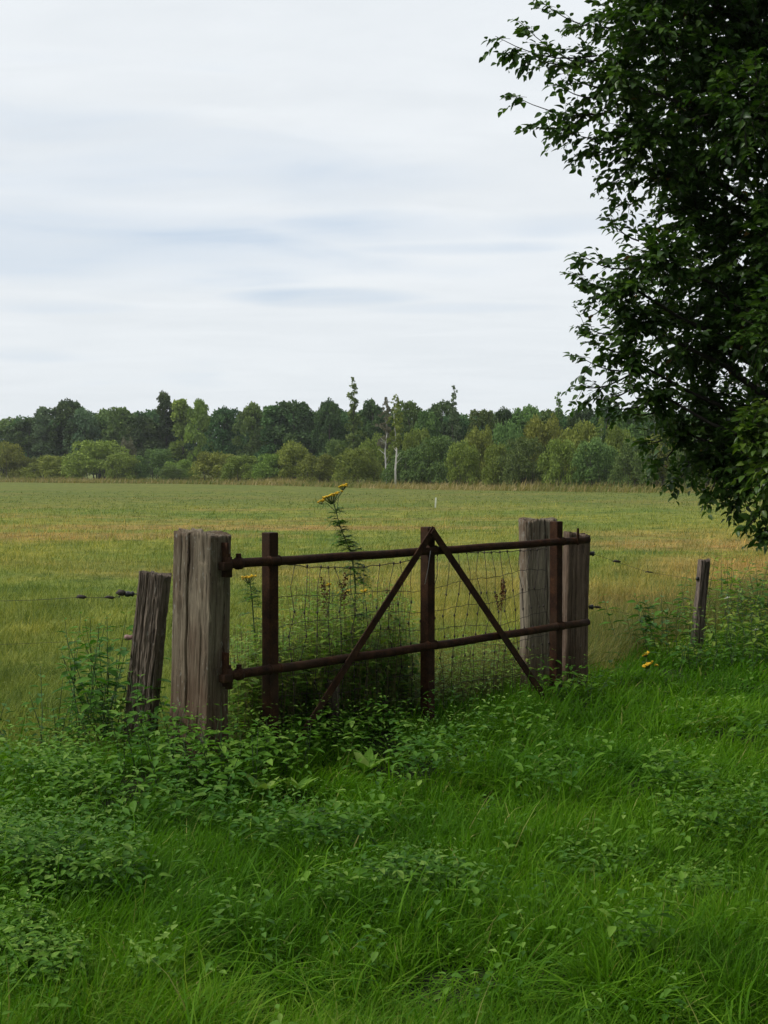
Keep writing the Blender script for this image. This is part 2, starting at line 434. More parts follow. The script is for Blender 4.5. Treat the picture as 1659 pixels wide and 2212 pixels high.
b = Bag()
X, Y = screen_ground(215000, 1330, 2420)
ok = (Y < fence_y(X) + .25 * (vnoise(X * 2, Y * 2, 4) - .3))
p = patch(X, Y); ok &= rng.uniform(0, 1, len(X)) > p * .5
hol = vnoise(X * 2.4 + 9, Y * 2.4, 71) * .6 + vnoise(X * 6, Y * 6, 72) * .4; ok &= rng.uniform(0, 1, len(X)) < np.clip((hol - .22) / .2, .12, 1)
X, Y = X[ok], Y[ok]
hol = vnoise(X * 2.4 + 9, Y * 2.4, 71) * .6 + vnoise(X * 6, Y * 6, 72) * .4
hh = (.03 + .12 * hol + .09 * vnoise(X * 1.7, Y * 1.7, 7)) * rng.uniform(.5, 1.25, len(X)) + .02
hh *= np.where(rng.uniform(0, 1, len(X)) < .02, 1.7, 1)
ww = rng.uniform(.0026, .0062, len(X)) * rng.choice([1, 1, 1, 1.5], len(X)) * np.clip(Y / 4.5, 1, 2)
rr = np.clip(vnoise(X * .9, Y * .9, 8) * .55 + rng.uniform(0, .5, len(X)), 0, .95)
st = rng.uniform(0, 1, len(X)) < .025; rr[st] = rng.uniform(.95, 1, st.sum())
grass(b, X, Y, hh, ww, rnd=rr)
# a few coarser tussocks with broad arching blades
tx, ty_ = screen_ground(130, 1600, 2380)
for x, y in zip(tx, ty_):
    if y > fence_y(x): continue
    n = int(rng.integers(30, 70)); X = x + rng.normal(0, .035, n); Y = y + rng.normal(0, .035, n)
    th = rng.uniform(0, 2 * np.pi, n)
    hb = rng.uniform(.16, .34, n)
    grass(b, X, Y, hb, rng.uniform(.004, .008, n), lean=.45, rnd=rng.uniform(.2, .9, n), tpls=blades[2:5])
o = b.build('verge_grass', M_lush); tag(o, 'lush dark green grass of the verge in front of the gate', 'grass', kind='stuff')

# ------------------------------------------------------------------ nettles (stuff)
NL = leaf_tpl(.50, .22, .16)
def leafy_stems(bagL, bagS, X, Y, H, tiers, L, spread=.9, stem_r=.0022, lean=.15, tilt=-.1, rndf=None, tpl=NL, z0=0, start=.25):
    n = len(X)
    la = rng.normal(0, lean, (n, 2)); ph = rng.uniform(0, 2 * np.pi, n)
    base = np.stack([X, Y, gz(X, Y) + z0], -1)
    for i in range(n):
        top = base[i] + np.array([la[i, 0] * H[i], la[i, 1] * H[i], H[i]])
        if bagS is not None:
            mid = (base[i] + top) / 2 + np.array([rng.normal(0, .01), rng.normal(0, .01), 0])
            tube(bagS, [base[i] - [0, 0, .02], mid, top], [stem_r * 1.2, stem_r, stem_r * .5], 3, rng.uniform(0, 1), False)
    for k in range(tiers):
        t = start + (1 - start) * (k + 1) / tiers
        pos = base + np.stack([la[:, 0] * H * t, la[:, 1] * H * t, H * t * np.ones(n)], -1)
        sz = L * (1.15 - .65 * abs(t - .6) / .6) * rng.uniform(.75, 1.15, n) * (0.55 if k == tiers - 1 else 1)
        for sgn in (0, np.pi):
            a = ph + k * np.pi / 2 + sgn + rng.normal(0, .25, n)
            d = np.stack([np.cos(a), np.sin(a), tilt + rng.normal(0, .22, n) + (.35 if k == tiers - 1 else 0)], -1)
            M = frames(d, np.tile([0., 0, 1], (n, 1)) + rng.normal(0, .15, (n, 3)), sz, sz)
            r = rng.uniform(0, 1, n) * .6 + (t * .35) if rndf is None else rndf(n)
            inst(bagL, tpl, M, pos + d * .008, r)
bL, bS = Bag(), Bag()
X, Y = screen_ground(10500, 1400, 2330)
p = patch(X, Y); ok = (Y < fence_y(X) + .15) & (rng.uniform(0, 1, len(X)) < p * (.25 + .75 * vnoise(X * 3.3, Y * 3.3, 77)) + .018)
X, Y = X[ok], Y[ok]
# thin out so that near plants are not crowded
H = .10 + .26 * (vnoise(X * 1.3, Y * 1.3, 21) * .5 + vnoise(X * 3.7, Y * 3.7, 22) * .5) * rng.uniform(.6, 1.2, len(X))
H = np.where(Y > 5.4, H * 1.25, H)
leafy_stems(bL, None, X, Y, H, 4, np.interp(Y, [3.4, 5.2], [.033, .044]) * rng.uniform(.6, 1.3, len(X)), tilt=.02)
o = bL.build('nettle_undergrowth', M_nettle); tag(o, 'low patches of nettles and leafy weeds in the verge grass', 'nettles', kind='stuff')

# ------------------------------------------------------------------ meadow grass (stuff)
b = Bag()
bl2 = [blade_tpl(x, 2) for x in (.2, .6, 1.0)]
X, Y = screen_ground(230000, 1062, 1700)
ok = (Y > fence_y(X) - .1); X, Y = X[ok], Y[ok]
n = len(X)
hh = (.05 + .09 * vnoise(X * .8, Y * .8, 31)) * rng.uniform(.6, 1.3, n)
ww = np.maximum(.003, Y * .00042) * rng.uniform(.7, 1.4, n)
grass(b, X, Y, hh, ww, lean=.3, tpls=bl2, rnd=rng.uniform(0, 1, n) ** 1.2, wind=(.1, 0))
# taller rank tufts
X, Y = screen_ground(26000, 1075, 1650)
ok = (Y > fence_y(X) + .1) & (vnoise(X * .6, Y * .5, 33) > .55); X, Y = X[ok], Y[ok]; n = len(X)
grass(b, X, Y, rng.uniform(.12, .26, n), np.maximum(.0035, Y * .0004), lean=.3, tpls=bl2, rnd=rng.uniform(0, 1, n))
# thin seed stalks standing above the sward
X, Y = screen_ground(52000, 1085, 1640)
dn = vnoise(X * .35, Y * .28, 35) * .7 + vnoise(X * 1.6, Y * 1.1, 36) * .3 + .8 * np.exp(-(((X - 5.4) / 3.0) ** 2 + ((Y - 17) / 5) ** 2))
ok = (Y > fence_y(X) + .1) & (rng.uniform(0, 1, len(X)) < np.clip((dn - .38) * 3, 0, 1)); X, Y = X[ok], Y[ok]; n = len(X)
grass(b, X, Y, rng.uniform(.14, .34, n), np.maximum(.0026, Y * .00028) * rng.uniform(.7, 1.3, n), lean=.12, tpls=bl2, rnd=rng.uniform(.6, 1, n), wind=(.05, 0))
o = b.build('meadow_grass', M_mblade); tag(o, 'short yellowish green grass of the open meadow', 'grass', kind='stuff')

# (the tan stand right of the gate is in the meadow seed stalks above)
# tall rank grass behind the right hand fence and along the fence line
b = Bag()
n = 15000
px = rng.uniform(1265, 1760, n); off = np.abs(rng.normal(0, 1.3, n)) + .1
s = rng.uniform(0, 1, n); X = 1.55 + s * 5.2; Y = fence_y(X) + off
hh = rng.uniform(.22, .52, n) * np.clip(1.2 - off / 4, .4, 1)
grass(b, X, Y, hh, np.maximum(.003, Y * .0003) * rng.uniform(.7, 1.3, n), lean=.14, rnd=rng.uniform(0, .9, n) ** .9, wind=(.05, 0))
n = 5000; s = rng.uniform(-.9, 1.5, n); X = s; Y = fence_y(X) + np.abs(rng.normal(0, .28, n)) + .03
grass(b, X, Y, rng.uniform(.2, .55, n), np.full(n, .003), lean=.16, rnd=rng.uniform(0, .8, n), wind=(.05, 0))
o = b.build('tall_grass', M_reed); tag(o, 'tall rank grass growing along the fence line', 'tall grass', kind='stuff')

# dry pale reed grass along the far edge of the meadow
EX = [-90, -62, -27, 1, 14, 27.5, 60]; EY = [225, 210, 180, 131, 110, 96, 88]
def edge_y(x): return np.interp(x, EX, EY)
b = Bag()
n = 26000; X = rng.uniform(-80, 42, n); Y = edge_y(X) - rng.uniform(0, 1, n) ** 1.3 * 16 + 3
hh = rng.uniform(.35, .95, n) * (.6 + .8 * vnoise(X * .25, Y * .3, 41)); ww = Y * .00055 * rng.uniform(.6, 1.4, n)
grass(b, X, Y, hh, ww, lean=.15, rnd=np.clip(rng.uniform(.55, 1.1, n) + (vnoise(X * .12, Y * .1, 42) - .5) * .5, 0, 1), tpls=bl2)
o = b.build('dry_reed_fringe', M_reed); tag(o, 'pale dry grass fringe along the far edge of the meadow', 'dry grass', kind='stuff')

# ------------------------------------------------------------------ wooden posts
def wood_post(name, base, top, a, bdep, yaw, mat, cracks, seed, flare=0, top_slope=(0, 0), rough=.004, corner=.18, NP_=260, NH=80, round_=0):
    """base/top: axis end points; a,bdep = half widths along yaw dir and across; cracks: (perimeter angle 0..1, depth, width, t0, t1)"""
    r = np.random.default_rng(seed)
    base = Vector(base); top = Vector(top)
    ax = np.array([math.cos(yaw), math.sin(yaw), 0]); ay = np.array([-math.sin(yaw), math.cos(yaw), 0])
    k = np.arange(NP_) / NP_
    # rounded rectangle walked by arc length
    pts = []; P = [(-a, -bdep), (a, -bdep), (a, bdep), (-a, bdep)]
    per = 4 * (a + bdep); 
    for u in k * per:
        if u < 2 * a: q = (-a + u, -bdep); nn = (0, -1)
        elif u < 2 * a + 2 * bdep: q = (a, -bdep + u - 2 * a); nn = (1, 0)
        elif u < 4 * a + 2 * bdep: q = (a - (u - 2 * a - 2 * bdep), bdep); nn = (0, 1)
        else: q = (-a, bdep - (u - 4 * a - 2 * bdep)); nn = (-1, 0)
        pts.append((*q, *nn))
    pts = np.array(pts)
    # soften the corners
    c = corner * min(a, bdep)
    inner = np.clip(pts[:, :2], [-(a - c), -(bdep - c)], [a - c, bdep - c])
    d = pts[:, :2] - inner; dl = np.linalg.norm(d, axis=1, keepdims=True)
    rnd_ = inner + d / np.maximum(dl, 1e-6) * np.minimum(dl, c)
    nrm = d / np.maximum(dl, 1e-6)
    if round_:
        ang = np.arctan2(pts[:, 1] / bdep, pts[:, 0] / a)
        el = np.stack([np.cos(ang) * a, np.sin(ang) * bdep], -1)
        rnd_ = rnd_ * (1 - round_) + el * round_
    V = []
    rid = sum((vnoise(k * f, k * 0 + seed, int(seed + f)) - .5) * amp for f, amp in ((90, .0015), (24, .0015), (9, .0025)))
    for i in range(NH + 1):
        t = i / NH
        inw = rid * (1 + .5 * math.sin(t * 5 + seed)) + (vnoise(k * 40, t * 7 + k * 0, seed + 2) - .5) * rough * .8 + (vnoise(k * 120, t * 22 + k * 0, seed + 3) - .5) * rough * .9
        for s0, dep, wd, t0, t1 in cracks:
            am = min(1, max(0, (t - t0) / .12)) * min(1, max(0, (t1 - t) / .12)) if t1 < 1 else min(1, max(0, (t - t0) / .12))
            wob = .006 * math.sin(t * 9 + s0 * 40) + .003 * math.sin(t * 27 + s0 * 17)
            ds = np.abs(k - s0 - wob); ds = np.minimum(ds, 1 - ds)
            inw = inw - dep * am * (.7 + .6 * math.sin(t * 11 + s0 * 50) ** 2) * np.exp(-(ds / (wd * .62)) ** 2)
        if flare: inw = inw + flare * max(0, 1 - t / .4) ** 1.6 * (.6 + .8 * vnoise(k * 8, t * 6 + k * 0, seed + 7))
        q = rnd_ + nrm * inw[:, None]
        ctr = np.array(base.lerp(top, t)); bow = .006 * math.sin(t * 3.1 + seed)
        W = ctr + q[:, :1] * ax + q[:, 1:2] * ay + np.array([bow, 0, 0])
        if i >= NH - 2:
            edge = (i - NH + 3) / 3
            W[:, 2] += (q[:, 0] * top_slope[0] + q[:, 1] * top_slope[1]) + (vnoise(k * 16, k * 0 + 3, seed + 4) - .5) * .022 * edge + (vnoise(k * 50, k * 0 + 3, seed + 5) - .5) * .012 * edge
        V.append(W)
    # top cap rings
    lastring = V[-1]; cen = lastring.mean(0)
    for f in (.93, .75, .5, .25):
        Rg = cen + (lastring - cen) * f
        Rg[:, 2] = cen[2] + (lastring[:, 2] - cen[2]) * f + (.003 if f > .8 else .004) * r.normal(0, .5, NP_)
        V.append(Rg)
    V = np.concatenate(V); rows = NH + 5
    ii = np.arange(rows - 1)[:, None] * NP_ + np.arange(NP_)[None]; jj = np.arange(rows - 1)[:, None] * NP_ + (np.arange(NP_)[None] + 1) % NP_
    Fq = np.stack([ii, jj, jj + NP_, ii + NP_], -1).reshape(-1, 4)
    V = np.concatenate([V, cen[None]]); c0 = len(V) - 1; l0 = (rows - 1) * NP_
    tr = np.stack([l0 + np.arange(NP_), l0 + (np.arange(NP_) + 1) % NP_, np.full(NP_, c0)], -1)
    V = V - np.array(base)
    return mesh_np(name, V, [Fq, tr], mat, np.full(len(V), .5), True, None, base)

W_left = mat_wood('old_sleeper_wood', (.255, .210, .145), (.048, .037, .024), (.080, .042, .024), .60, .6)
W_small = mat_wood('mossy_dark_wood', (.18, .14, .105), (.024, .018, .013), (.045, .028, .017), .3, .5)
W_right = mat_wood('weathered_grey_wood', (.295, .250, .180), (.064, .051, .036), (.095, .052, .030), .35, .5)
W_rear = mat_wood('brown_weathered_wood', (.21, .148, .105), (.038, .027, .019), (.07, .040, .024), .35, .3)
W_thin = mat_wood('split_grey_wood', (.25, .195, .16), (.026, .020, .016), (.05, .034, .024), .2, .2)

# gate line, found from where the rails meet the horizon
G0 = at(580, 1207, 6.58); G1 = at(1250, 1168, 8.603)
GD = Vector((G1.x - G0.x, G1.y - G0.y, 0)).normalized(); GN = Vector((GD.y, -GD.x, 0))  # GN faces the camera side
def gate_pt(px, z=0, off=0):
    """point on the gate's plane that is seen at picture column px (off = towards the camera)"""
    k = (px - CX) / F; ox, oy = G0.x + GN.x * off, G0.y + GN.y * off
    u = (k * oy - ox) / (GD.x - k * GD.y)
    return Vector((ox + GD.x * u, oy + GD.y * u, z))
def zof(py, Y): return at(0, py, Y).z
ZT, ZB = 1.050, .500

# big left sleeper: broad face to the left, narrow dark face (with the hinges) to the right
yl = R(20)
def post_from_px(px_top, py_top, px_bot, Y, sink=.12):
    t = at(px_top, py_top, Y); gb = at(px_bot, HOR + 600, Y)
    bx = at(px_bot, 1560, Y).x
    return Vector((bx, Y, -sink)), Vector((t.x, Y, t.z))
b0, t0 = post_from_px(434, 1150, 428, 6.42)
yawL = R(-32)
big_left = wood_post('gate_post', b0, t0, .122, .078, yawL, W_left, [(.128, .034, .009, .30, 1), (.075, .006, .005, .62, 1), (.232, .007, .007, .0, .8), (.36, .016, .008, 0, 1), (.45, .014, .012, 0, 1)], 11, flare=.028, top_slope=(-.05, 0), corner=.10)
tag(big_left, 'thick square weathered timber post with a long split, carrying the gate hinges', 'gate post')
b0, t0 = post_from_px(333, 1240, 298, 6.95)
small_left = wood_post('fence_post', b0, t0, .080, .055, R(-18), W_small, [(.12, .012, .010, .2, 1), (.22, .010, .012, .0, .9), (.30, .02, .02, .1, .6), (.05, .008, .008, .3, 1)], 23, flare=.012, top_slope=(-.08, 0), rough=.008, corner=.5)
tag(small_left, 'short dark rotten wooden post leaning beside the thick hinge post', 'fence post')
b0, t0 = post_from_px(1160, 1122, 1165, 8.72)
big_right = wood_post('gate_post', b0, t0, .120, .070, R(12), W_right, [(.205, .032, .006, .35, 1), (.17, .012, .004, .0, .55), (.075, .010, .005, .55, 1), (.28, .012, .006, 0, 1)], 37, flare=.01, top_slope=(.02, 0), corner=.45)
tag(big_right, 'thick grey cracked timber post standing behind the latch end of the gate', 'gate post')
b0, t0 = post_from_px(1246, 1154, 1240, 8.90)
short_right = wood_post('fence_post', b0, t0, .083, .060, R(10), W_rear, [(.12, .010, .008, .2, 1), (.24, .012, .008, .3, 1), (.06, .008, .006, 0, 1), (.30, .008, .006, 0, 1)], 41, flare=.006, top_slope=(-.12, 0), corner=.4)
tag(short_right, 'brown timber post at the rail ends, shorter than the grey post next to it', 'fence post')
b0, t0 = post_from_px(1523, 1209, 1501, 10.8)
thin_right = wood_post('fence_post', b0, t0, .046, .036, R(15), W_thin, [(.13, .022, .020, .0, 1), (.22, .016, .014, .1, 1), (.04, .012, .012, .2, 1)], 53, flare=.004, top_slope=(0, 0), rough=.006, corner=.6, NP_=90)
tag(thin_right, 'thin split wooden fence post leaning alone in the grass right of the gate', 'fence post')
b0, t0 = post_from_px(716, 1470, 718, 7.05)
stub = wood_post('wooden_stub', b0, t0, .034, .030, R(40), W_small, [(.13, .008, .02, .0, 1)], 61, NP_=60, NH=30, corner=.6)
tag(stub, 'low dark wooden stub in the weeds behind the bottom rail of the gate', 'stake')
# insulators screwed to the posts
def insulator(parent, p, d, L=.05, r=.014, mat=M_black):
    bb = Bag(); p = np.array(p) - np.array(parent.location); d = np.array(d) / np.linalg.norm(d)
    tube(bb, [p, p + d * L * .5], [.004, .004], 6)
    tube(bb, [p + d * L * .4, p + d * L * .5, p + d * L * .62, p + d * L * .8, p + d * L, p + d * L * 1.05], [r * .5, r, r * .7, r, r * .9, r * .3], 8)
    return bb.build('insulator', mat, parent)
pl = at(303, 1283, 6.95); insulator(small_left, pl, (-1, -.05, .0), .08, .016)
pr = at(300, 1377, 6.95); insulator(small_left, pr, (-1, -.05, 0), .075, .016, M_clay)
p1 = at(1268, 1194, 8.9); insulator(short_right, p1, (1, -.2, -.15), .05, .018)
p2 = at(1266, 1311, 8.9); insulator(short_right, p2, (1, -.2, 0), .05, .018)
p3 = at(1513, 1250, 10.78); insulator(thin_right, p3, (-1, -.1, 0), .035, .018)

def fence_wire(pts, label, r=.0016, knots=()):
    bb = Bag(); tube(bb, pts, r, 4)
    for k, rr_ in knots:
        k = np.array(k); tube(bb, [k - [.03, 0, .0], k - [.012, 0, -.004], k + [.012, 0, 0], k + [.03, 0, 0]], [.002, rr_, rr_, .002], 6)
        for _ in range(4):
            d = rng.normal(0, 1, 3); d /= np.linalg.norm(d); tube(bb, [k, k + d * rr_ * 2.2], [.002, .0012], 4)
    o = bb.build('fence_wire', M_wire); tag(o, label, 'wire', 'fence wires'); return o
fence_wire([at(282, 1283, 6.94), at(245, 1291, 6.96), at(175, 1290, 7.0), at(80, 1296, 7.05), at(-60, 1300, 7.1), at(-300, 1300, 7.2)], 'upper wire running left from the short leaning post with a dark knot on it', .0012,
           [(at(262, 1281, 6.94), .018), (at(237, 1291, 6.95), .009), (at(176, 1290, 7.0), .012)])
fence_wire([at(285, 1377, 6.94), at(200, 1384, 7.0), at(60, 1390, 7.05), at(-200, 1400, 7.2)], 'lower wire running left from the short leaning post through the weeds', .0008)
fence_wire([at(1280, 1196, 8.88), at(1330, 1213, 9.2), at(1400, 1236, 9.8), at(1500, 1251, 10.76), at(1600, 1252, 12.5), at(1760, 1245, 15)], 'upper rusty wire from the brown timber post to the thin split post', .0012,
           [(at(1332, 1213, 9.2), .010), (at(1402, 1236, 9.8), .006)])
fence_wire([at(1280, 1311, 8.88), at(1380, 1330, 9.7), at(1500, 1340, 10.76), at(1700, 1320, 13.5)], 'lower rusty wire from the brown timber post into the tall grass', .0009, [(at(1290, 1312, 8.9), .008)])

# ------------------------------------------------------------------ the gate
gate = empty('steel_gate', gate_pt(835, 0)); tag(gate, 'rusty brown steel gate of two pipe rails, three uprights and an inverted V brace', 'gate')
GL = np.array(gate.location)
def gb(bag, name, mat=M_rust): 
    o = bag.build(name, mat, gate, smooth=True)
    me = o.data
    co = np.empty(len(me.vertices) * 3); me.vertices.foreach_get('co', co); co = (co.reshape(-1, 3) - GL).ravel(); me.vertices.foreach_set('co', co); me.update()
    return o
def autosmooth(o, deg=35):
    me = o.data
    for p_ in me.polygons: p_.use_smooth = False
for px, py in ((583, 1150), (924, 1138), (1202, 1126)):
    c = gate_pt(px); zt = zof(py, c.y); bb = Bag()
    box(bb, (c.x, c.y, (zt - .05) / 2), GD * .031, GN * .031, (0, 0, (zt + .05) / 2), .005)
    o = gb(bb, 'upright')
    autosmooth(o)
def rail(pxa, pxb, z, name, sag=.004):
    A = gate_pt(pxa, z); B = gate_pt(pxb, z); bb = Bag(); pts = []
    for i in range(25):
        t = i / 24; q = A.lerp(B, t); q.z += -sag * math.sin(math.pi * t) + .0015 * math.sin(t * 31)
        pts.append(q + GN * .031)
    tube(bb, pts, .0235, 16)
    for pxu in (583, 924, 1202):   # weld beads at the uprights
        c = gate_pt(pxu, z) + GN * .031
        for sg in (-1, 1):
            q = c + GD * (.033 * sg); rr_ = np.random.default_rng(int(pxu + sg)); tube(bb, [q - GD * .006, q, q + GD * .006], [.0245, .0285, .0245], 14)
    return gb(bb, name)
rail(489, 1262, ZT, 'top_rail'); rail(489, 1262, ZB, 'bottom_rail')
# inverted V brace of flat bar
def bar(pa, pb, name, off, w=.022, th=.004):
    A = gate_pt(*pa[:1], 0, off); A.z = zof(pa[1], A.y); B = gate_pt(*pb[:1], 0, off); B.z = zof(pb[1], B.y)
    d = (B - A); L = d.length; d.normalize(); side = d.cross(GN).normalized(); c = (A + B) / 2
    bb = Bag(); box(bb, c, d * (L / 2), side * w, GN * th, .0015)
    # folded flange of the angle iron
    box(bb, c - side * (w - .0035) - GN * .020, d * (L / 2 - .002), side * .003, GN * .0155, .001)
    o = gb(bb, name); autosmooth(o); return o
bar((938, 1142), (630, 1622), 'brace', .064); bar((934, 1146), (1182, 1512), 'brace', .074)
# hinges: strap on the post, pin, collar on the rail
for z in (ZT, ZB):
    A = gate_pt(484, z) + GN * .031; bb = Bag()
    tube(bb, [A + Vector((0, 0, -.065)), A + Vector((0, 0, .035))], .019, 12)
    tube(bb, [A + Vector((0, 0, .03)), A + Vector((0, 0, .052))], .012, 10)
    box(bb, A - GD * .018 + Vector((0, 0, -.01)), GD * .028, GN * .022, (0, 0, .020), .003)
    C_ = gate_pt(506, z) + GN * .031
    tube(bb, [C_ - GD * .014, C_ + GD * .014], .031, 14)
    box(bb, C_ + Vector((0, 0, .035)), GD * .012, GN * .008, (0, 0, .014), .002)
    tube(bb, [C_ + Vector((0, 0, .03)) - GN * .016, C_ + Vector((0, 0, .03)) + GN * .016], .006, 8)
    gb(bb, 'hinge')
    bb = Bag(); box(bb, A - GD * .012 + GN * -.010 + Vector((0, 0, .02 if z == ZT else .03)), GD * .006, GN * .022, (0, 0, .085), .002)
    gb(bb, 'hinge_plate')
# latch peg on the top rail
C_ = gate_pt(1233, ZT) + GN * .031; bb = Bag()
box(bb, C_ + GN * .027 + Vector((0, 0, .028)), GD * .010, GN * .004, (0, 0, .055), .002)
o = gb(bb, 'latch'); autosmooth(o)
# galvanised tie wire hanging from the apex
bb = Bag(); A = gate_pt(930, 0, .083); A.z = zof(1190, A.y); B = gate_pt(918, 0, .07); B.z = zof(1262, B.y)
tube(bb, [A, A.lerp(B, .5) + GN * .004, B], .0016, 5); gb(bb, 'tie_wire', M_silver)
# stock netting on the back of the gate
bb = Bag(); off = -.040
ul = (gate_pt(604, 0, off) - gate_pt(604, 0, off)).length
PA = gate_pt(600, 0, off); PB = gate_pt(1185, 0, off); LN = (PB - PA).length
def topz(u):   # sagging top strand
    return np.interp(u / LN, [0, .10, .25, .38, .48, .56, .62, .75, .9, 1], [1.035, .995, .975, .985, 1.005, 1.03, 1.02, 1.005, 1.0, 1.0])
HZ = [None, .84, .705, .58, .45, .33, .21]
nv = 25
def npt(u, z, dx=0, dn=0): q = PA + GD * (u + dx) + GN * dn; return np.array([q.x, q.y, z])
def wob(u, z): return .016 * math.sin(u * 5.3 + z * 7) + .012 * math.sin(u * 13 + z * 17), .02 * math.sin(u * 3.1 + z * 4)
for h in HZ:
    pts = []
    for i in range(nv * 2 + 1):
        u = LN * i / (nv * 2); z = topz(u) if h is None else h + .018 * math.sin(u * 3.3 + h * 9) + .01 * math.sin(u * 9 + h) + .03 * (u / LN - .5) * (1 if h > .6 else 0)
        dx, dn = wob(u, z); pts.append(npt(u, z + .004 * math.sin(i * 2.2), 0, dn))
    tube(bb, pts, .0018 if h else .0025, 4)
for j in range(nv + 1):
    u = LN * j / nv; tz = topz(u); pts = []
    lean_ = .05 * math.sin(j * .9) * (1 if j < 12 else .4)
    for i in range(9):
        z = tz * (1 - i / 8) + .02 * i / 8; dx, dn = wob(u, z)
        kink = .012 * ((-1) ** i) * math.sin(j * 2.3)
        pts.append(npt(u, z, dx * 1.1 + lean_ * (z - .5) + kink, dn))
        if i in (0, 2, 3, 4, 5): 
            q = pts[-1]; tube(bb, [q - [0, 0, .009], q, q + [0, 0, .009]], [.003, .0065, .003], 5)
    tube(bb, pts, .0019, 4)
gb(bb, 'wire_netting', M_wire)

# ------------------------------------------------------------------ flowering plants behind the gate
LT = leaf_lo(.34); 
def tansy(base, path, label, heads, seed, leafs=60, L=.10, mat_leaf=M_weed_dark, group='tall wild flowering plants round the gate', petals=M_yellow, name='tansy_plant', cat='wild flower', head_up=None, leafw=1, uneven=False):
    r = np.random.default_rng(seed); base = Vector(base)
    root = empty(name, base); tag(root, label, cat, group)
    P = [np.array(p_) - np.array(base) for p_ in path]
    # smooth the path
    ts = np.linspace(0, len(P) - 1, 14); P = np.array(P); pts = np.stack([np.interp(ts, np.arange(len(P)), P[:, i]) for i in range(3)], -1)
    b1 = Bag(); tube(b1, list(pts), list(np.linspace(.006, .0022, len(pts))), 6); 
    b2 = Bag()
    # feathery leaves: each a rachis with leaflets
    for i in range(leafs):
        t = r.uniform(.05, .97)
        if uneven: t = min(.96, (int(t * 9) + r.normal(.5, .16)) / 9)
        q = np.array([np.interp(t * 13, np.arange(14), pts[:, k]) for k in range(3)])
        a = i * 2.4 + r.normal(0, .3); ln = L * (1.1 - (.25 if uneven else .5) * t) * r.uniform(.4, 1.2)
        d = np.array([math.cos(a), math.sin(a), r.uniform(-.1, .6)]); d /= np.linalg.norm(d)
        m_ = 7; k = np.arange(1, m_ + 1) / m_
        rp = q + d * (ln * k)[:, None] + np.array([0, 0, -1]) * (ln * .45 * k ** 2)[:, None]
        tube(b1, [q, rp[3], rp[-1]], [.0016, .0012, .0006], 3, cap=False)
        for sg in (-1, 1):
            sd = np.cross(d, [0, 0, 1]) * sg; sd = sd / np.linalg.norm(sd)
            dd = np.tile(sd + d * .6, (m_, 1)) + r.normal(0, .15, (m_, 3))
            s_ = ln * .38 * np.sin(np.pi * (k * .8 + .15)) + .008
            inst(b2, LT, frames(dd, np.tile([0., 0, 1], (m_, 1)), s_ * leafw, s_), rp, r.uniform(0, 1, m_))
    heads_b = []
    for (hp, w, tilt, nfl) in heads:
        b3 = Bag(); heads_b.append(b3)
        hp = np.array(hp) - np.array(base); c = pts[-1] if head_up is None else hp - np.array([0, 0, .06])
        for j in range(nfl):
            rr_ = w * math.sqrt(r.uniform(0, 1)); th = r.uniform(0, 6.28)
            q = hp + np.array([rr_ * math.cos(th), rr_ * math.sin(th) * .7, rr_ * math.cos(th) * tilt + r.normal(0, .003)])
            tube(b1, [hp + np.array([.0, 0, -w * .9]) + (q - hp) * .15, q - [0, 0, .004]], [.0013, .0009], 3, cap=False)
            tube(b3, [q - [0, 0, .005], q - [0, 0, .001], q + [0, 0, .003], q + [0, 0, .005]], [.002, .0062, .0058, .002], 7, rnd=r.uniform(0, 1))
        lo = hp + np.array([0, 0, -w * .9]); j = np.argmin(np.linalg.norm(pts - lo, axis=1)); j = min(j, len(pts) - 1)
        if np.linalg.norm(pts[j] - lo) > .01: tube(b1, [pts[max(0, j - 1)], (pts[j] + lo) / 2, lo], [.002, .0018, .0014], 4, cap=False)
    b1.build('stem', M_stem, root); b2.build('leaves', mat_leaf, root)
    for b3 in heads_b: b3.build('flower_head', petals, root)
    return root
def gp(px, Y): p_ = at(px, 1100, Y); return (p_.x, Y, float(gz(p_.x, Y)))
tansy(gp(770, 7.45), [gp(770, 7.45), at(764, 1420, 7.45), at(768, 1250, 7.45), at(757, 1190, 7.45), at(735, 1140, 7.45), at(722, 1088, 7.45)],
      'tall leaning plant with flat yellow flower clusters rising above the top rail', [(at(718, 1069, 7.45), .058, .34, 60), (at(741, 1049, 7.5), .028, .25, 22), (at(694, 1082, 7.42), .02, .3, 12)], 5, 130, .11, leafw=1.7)
tansy(gp(548, 7.3), [gp(548, 7.3), at(552, 1400, 7.3), at(545, 1300, 7.3), at(540, 1255, 7.3)],
      'yellow flowering plant between the hinge post and the first upright', [(at(538, 1246, 7.3), .042, .15, 30)], 6, 50, .11)
tansy(gp(700, 7.6), [gp(700, 7.6), at(706, 1400, 7.6), at(712, 1272, 7.6)], 'yellow flowering plant low behind the gate, left of the tall leaning one', [(at(712, 1262, 7.6), .02, .1, 12), (at(735, 1280, 7.6), .012, .1, 8)], 8, 40, .10)
tansy(gp(790, 7.9), [gp(790, 7.9), at(785, 1400, 7.9), at(786, 1290, 7.9)], 'small yellow flowered plant just right of the tall leaning one', [(at(786, 1276, 7.9), .018, .2, 14), (at(752, 1277, 7.9), .016, .2, 10)], 9, 40, .11)
tansy(gp(1397, 9.2), [gp(1397, 9.2), at(1399, 1470, 9.2), at(1400, 1446, 9.2)], 'low plant with bright yellow flower clusters in the grass right of the gate',
      [(at(1399, 1435, 9.2), .036, .5, 110), (at(1396, 1412, 9.3), .026, .5, 50), (at(1418, 1437, 9.2), .012, .1, 10)], 10, 16, .09)
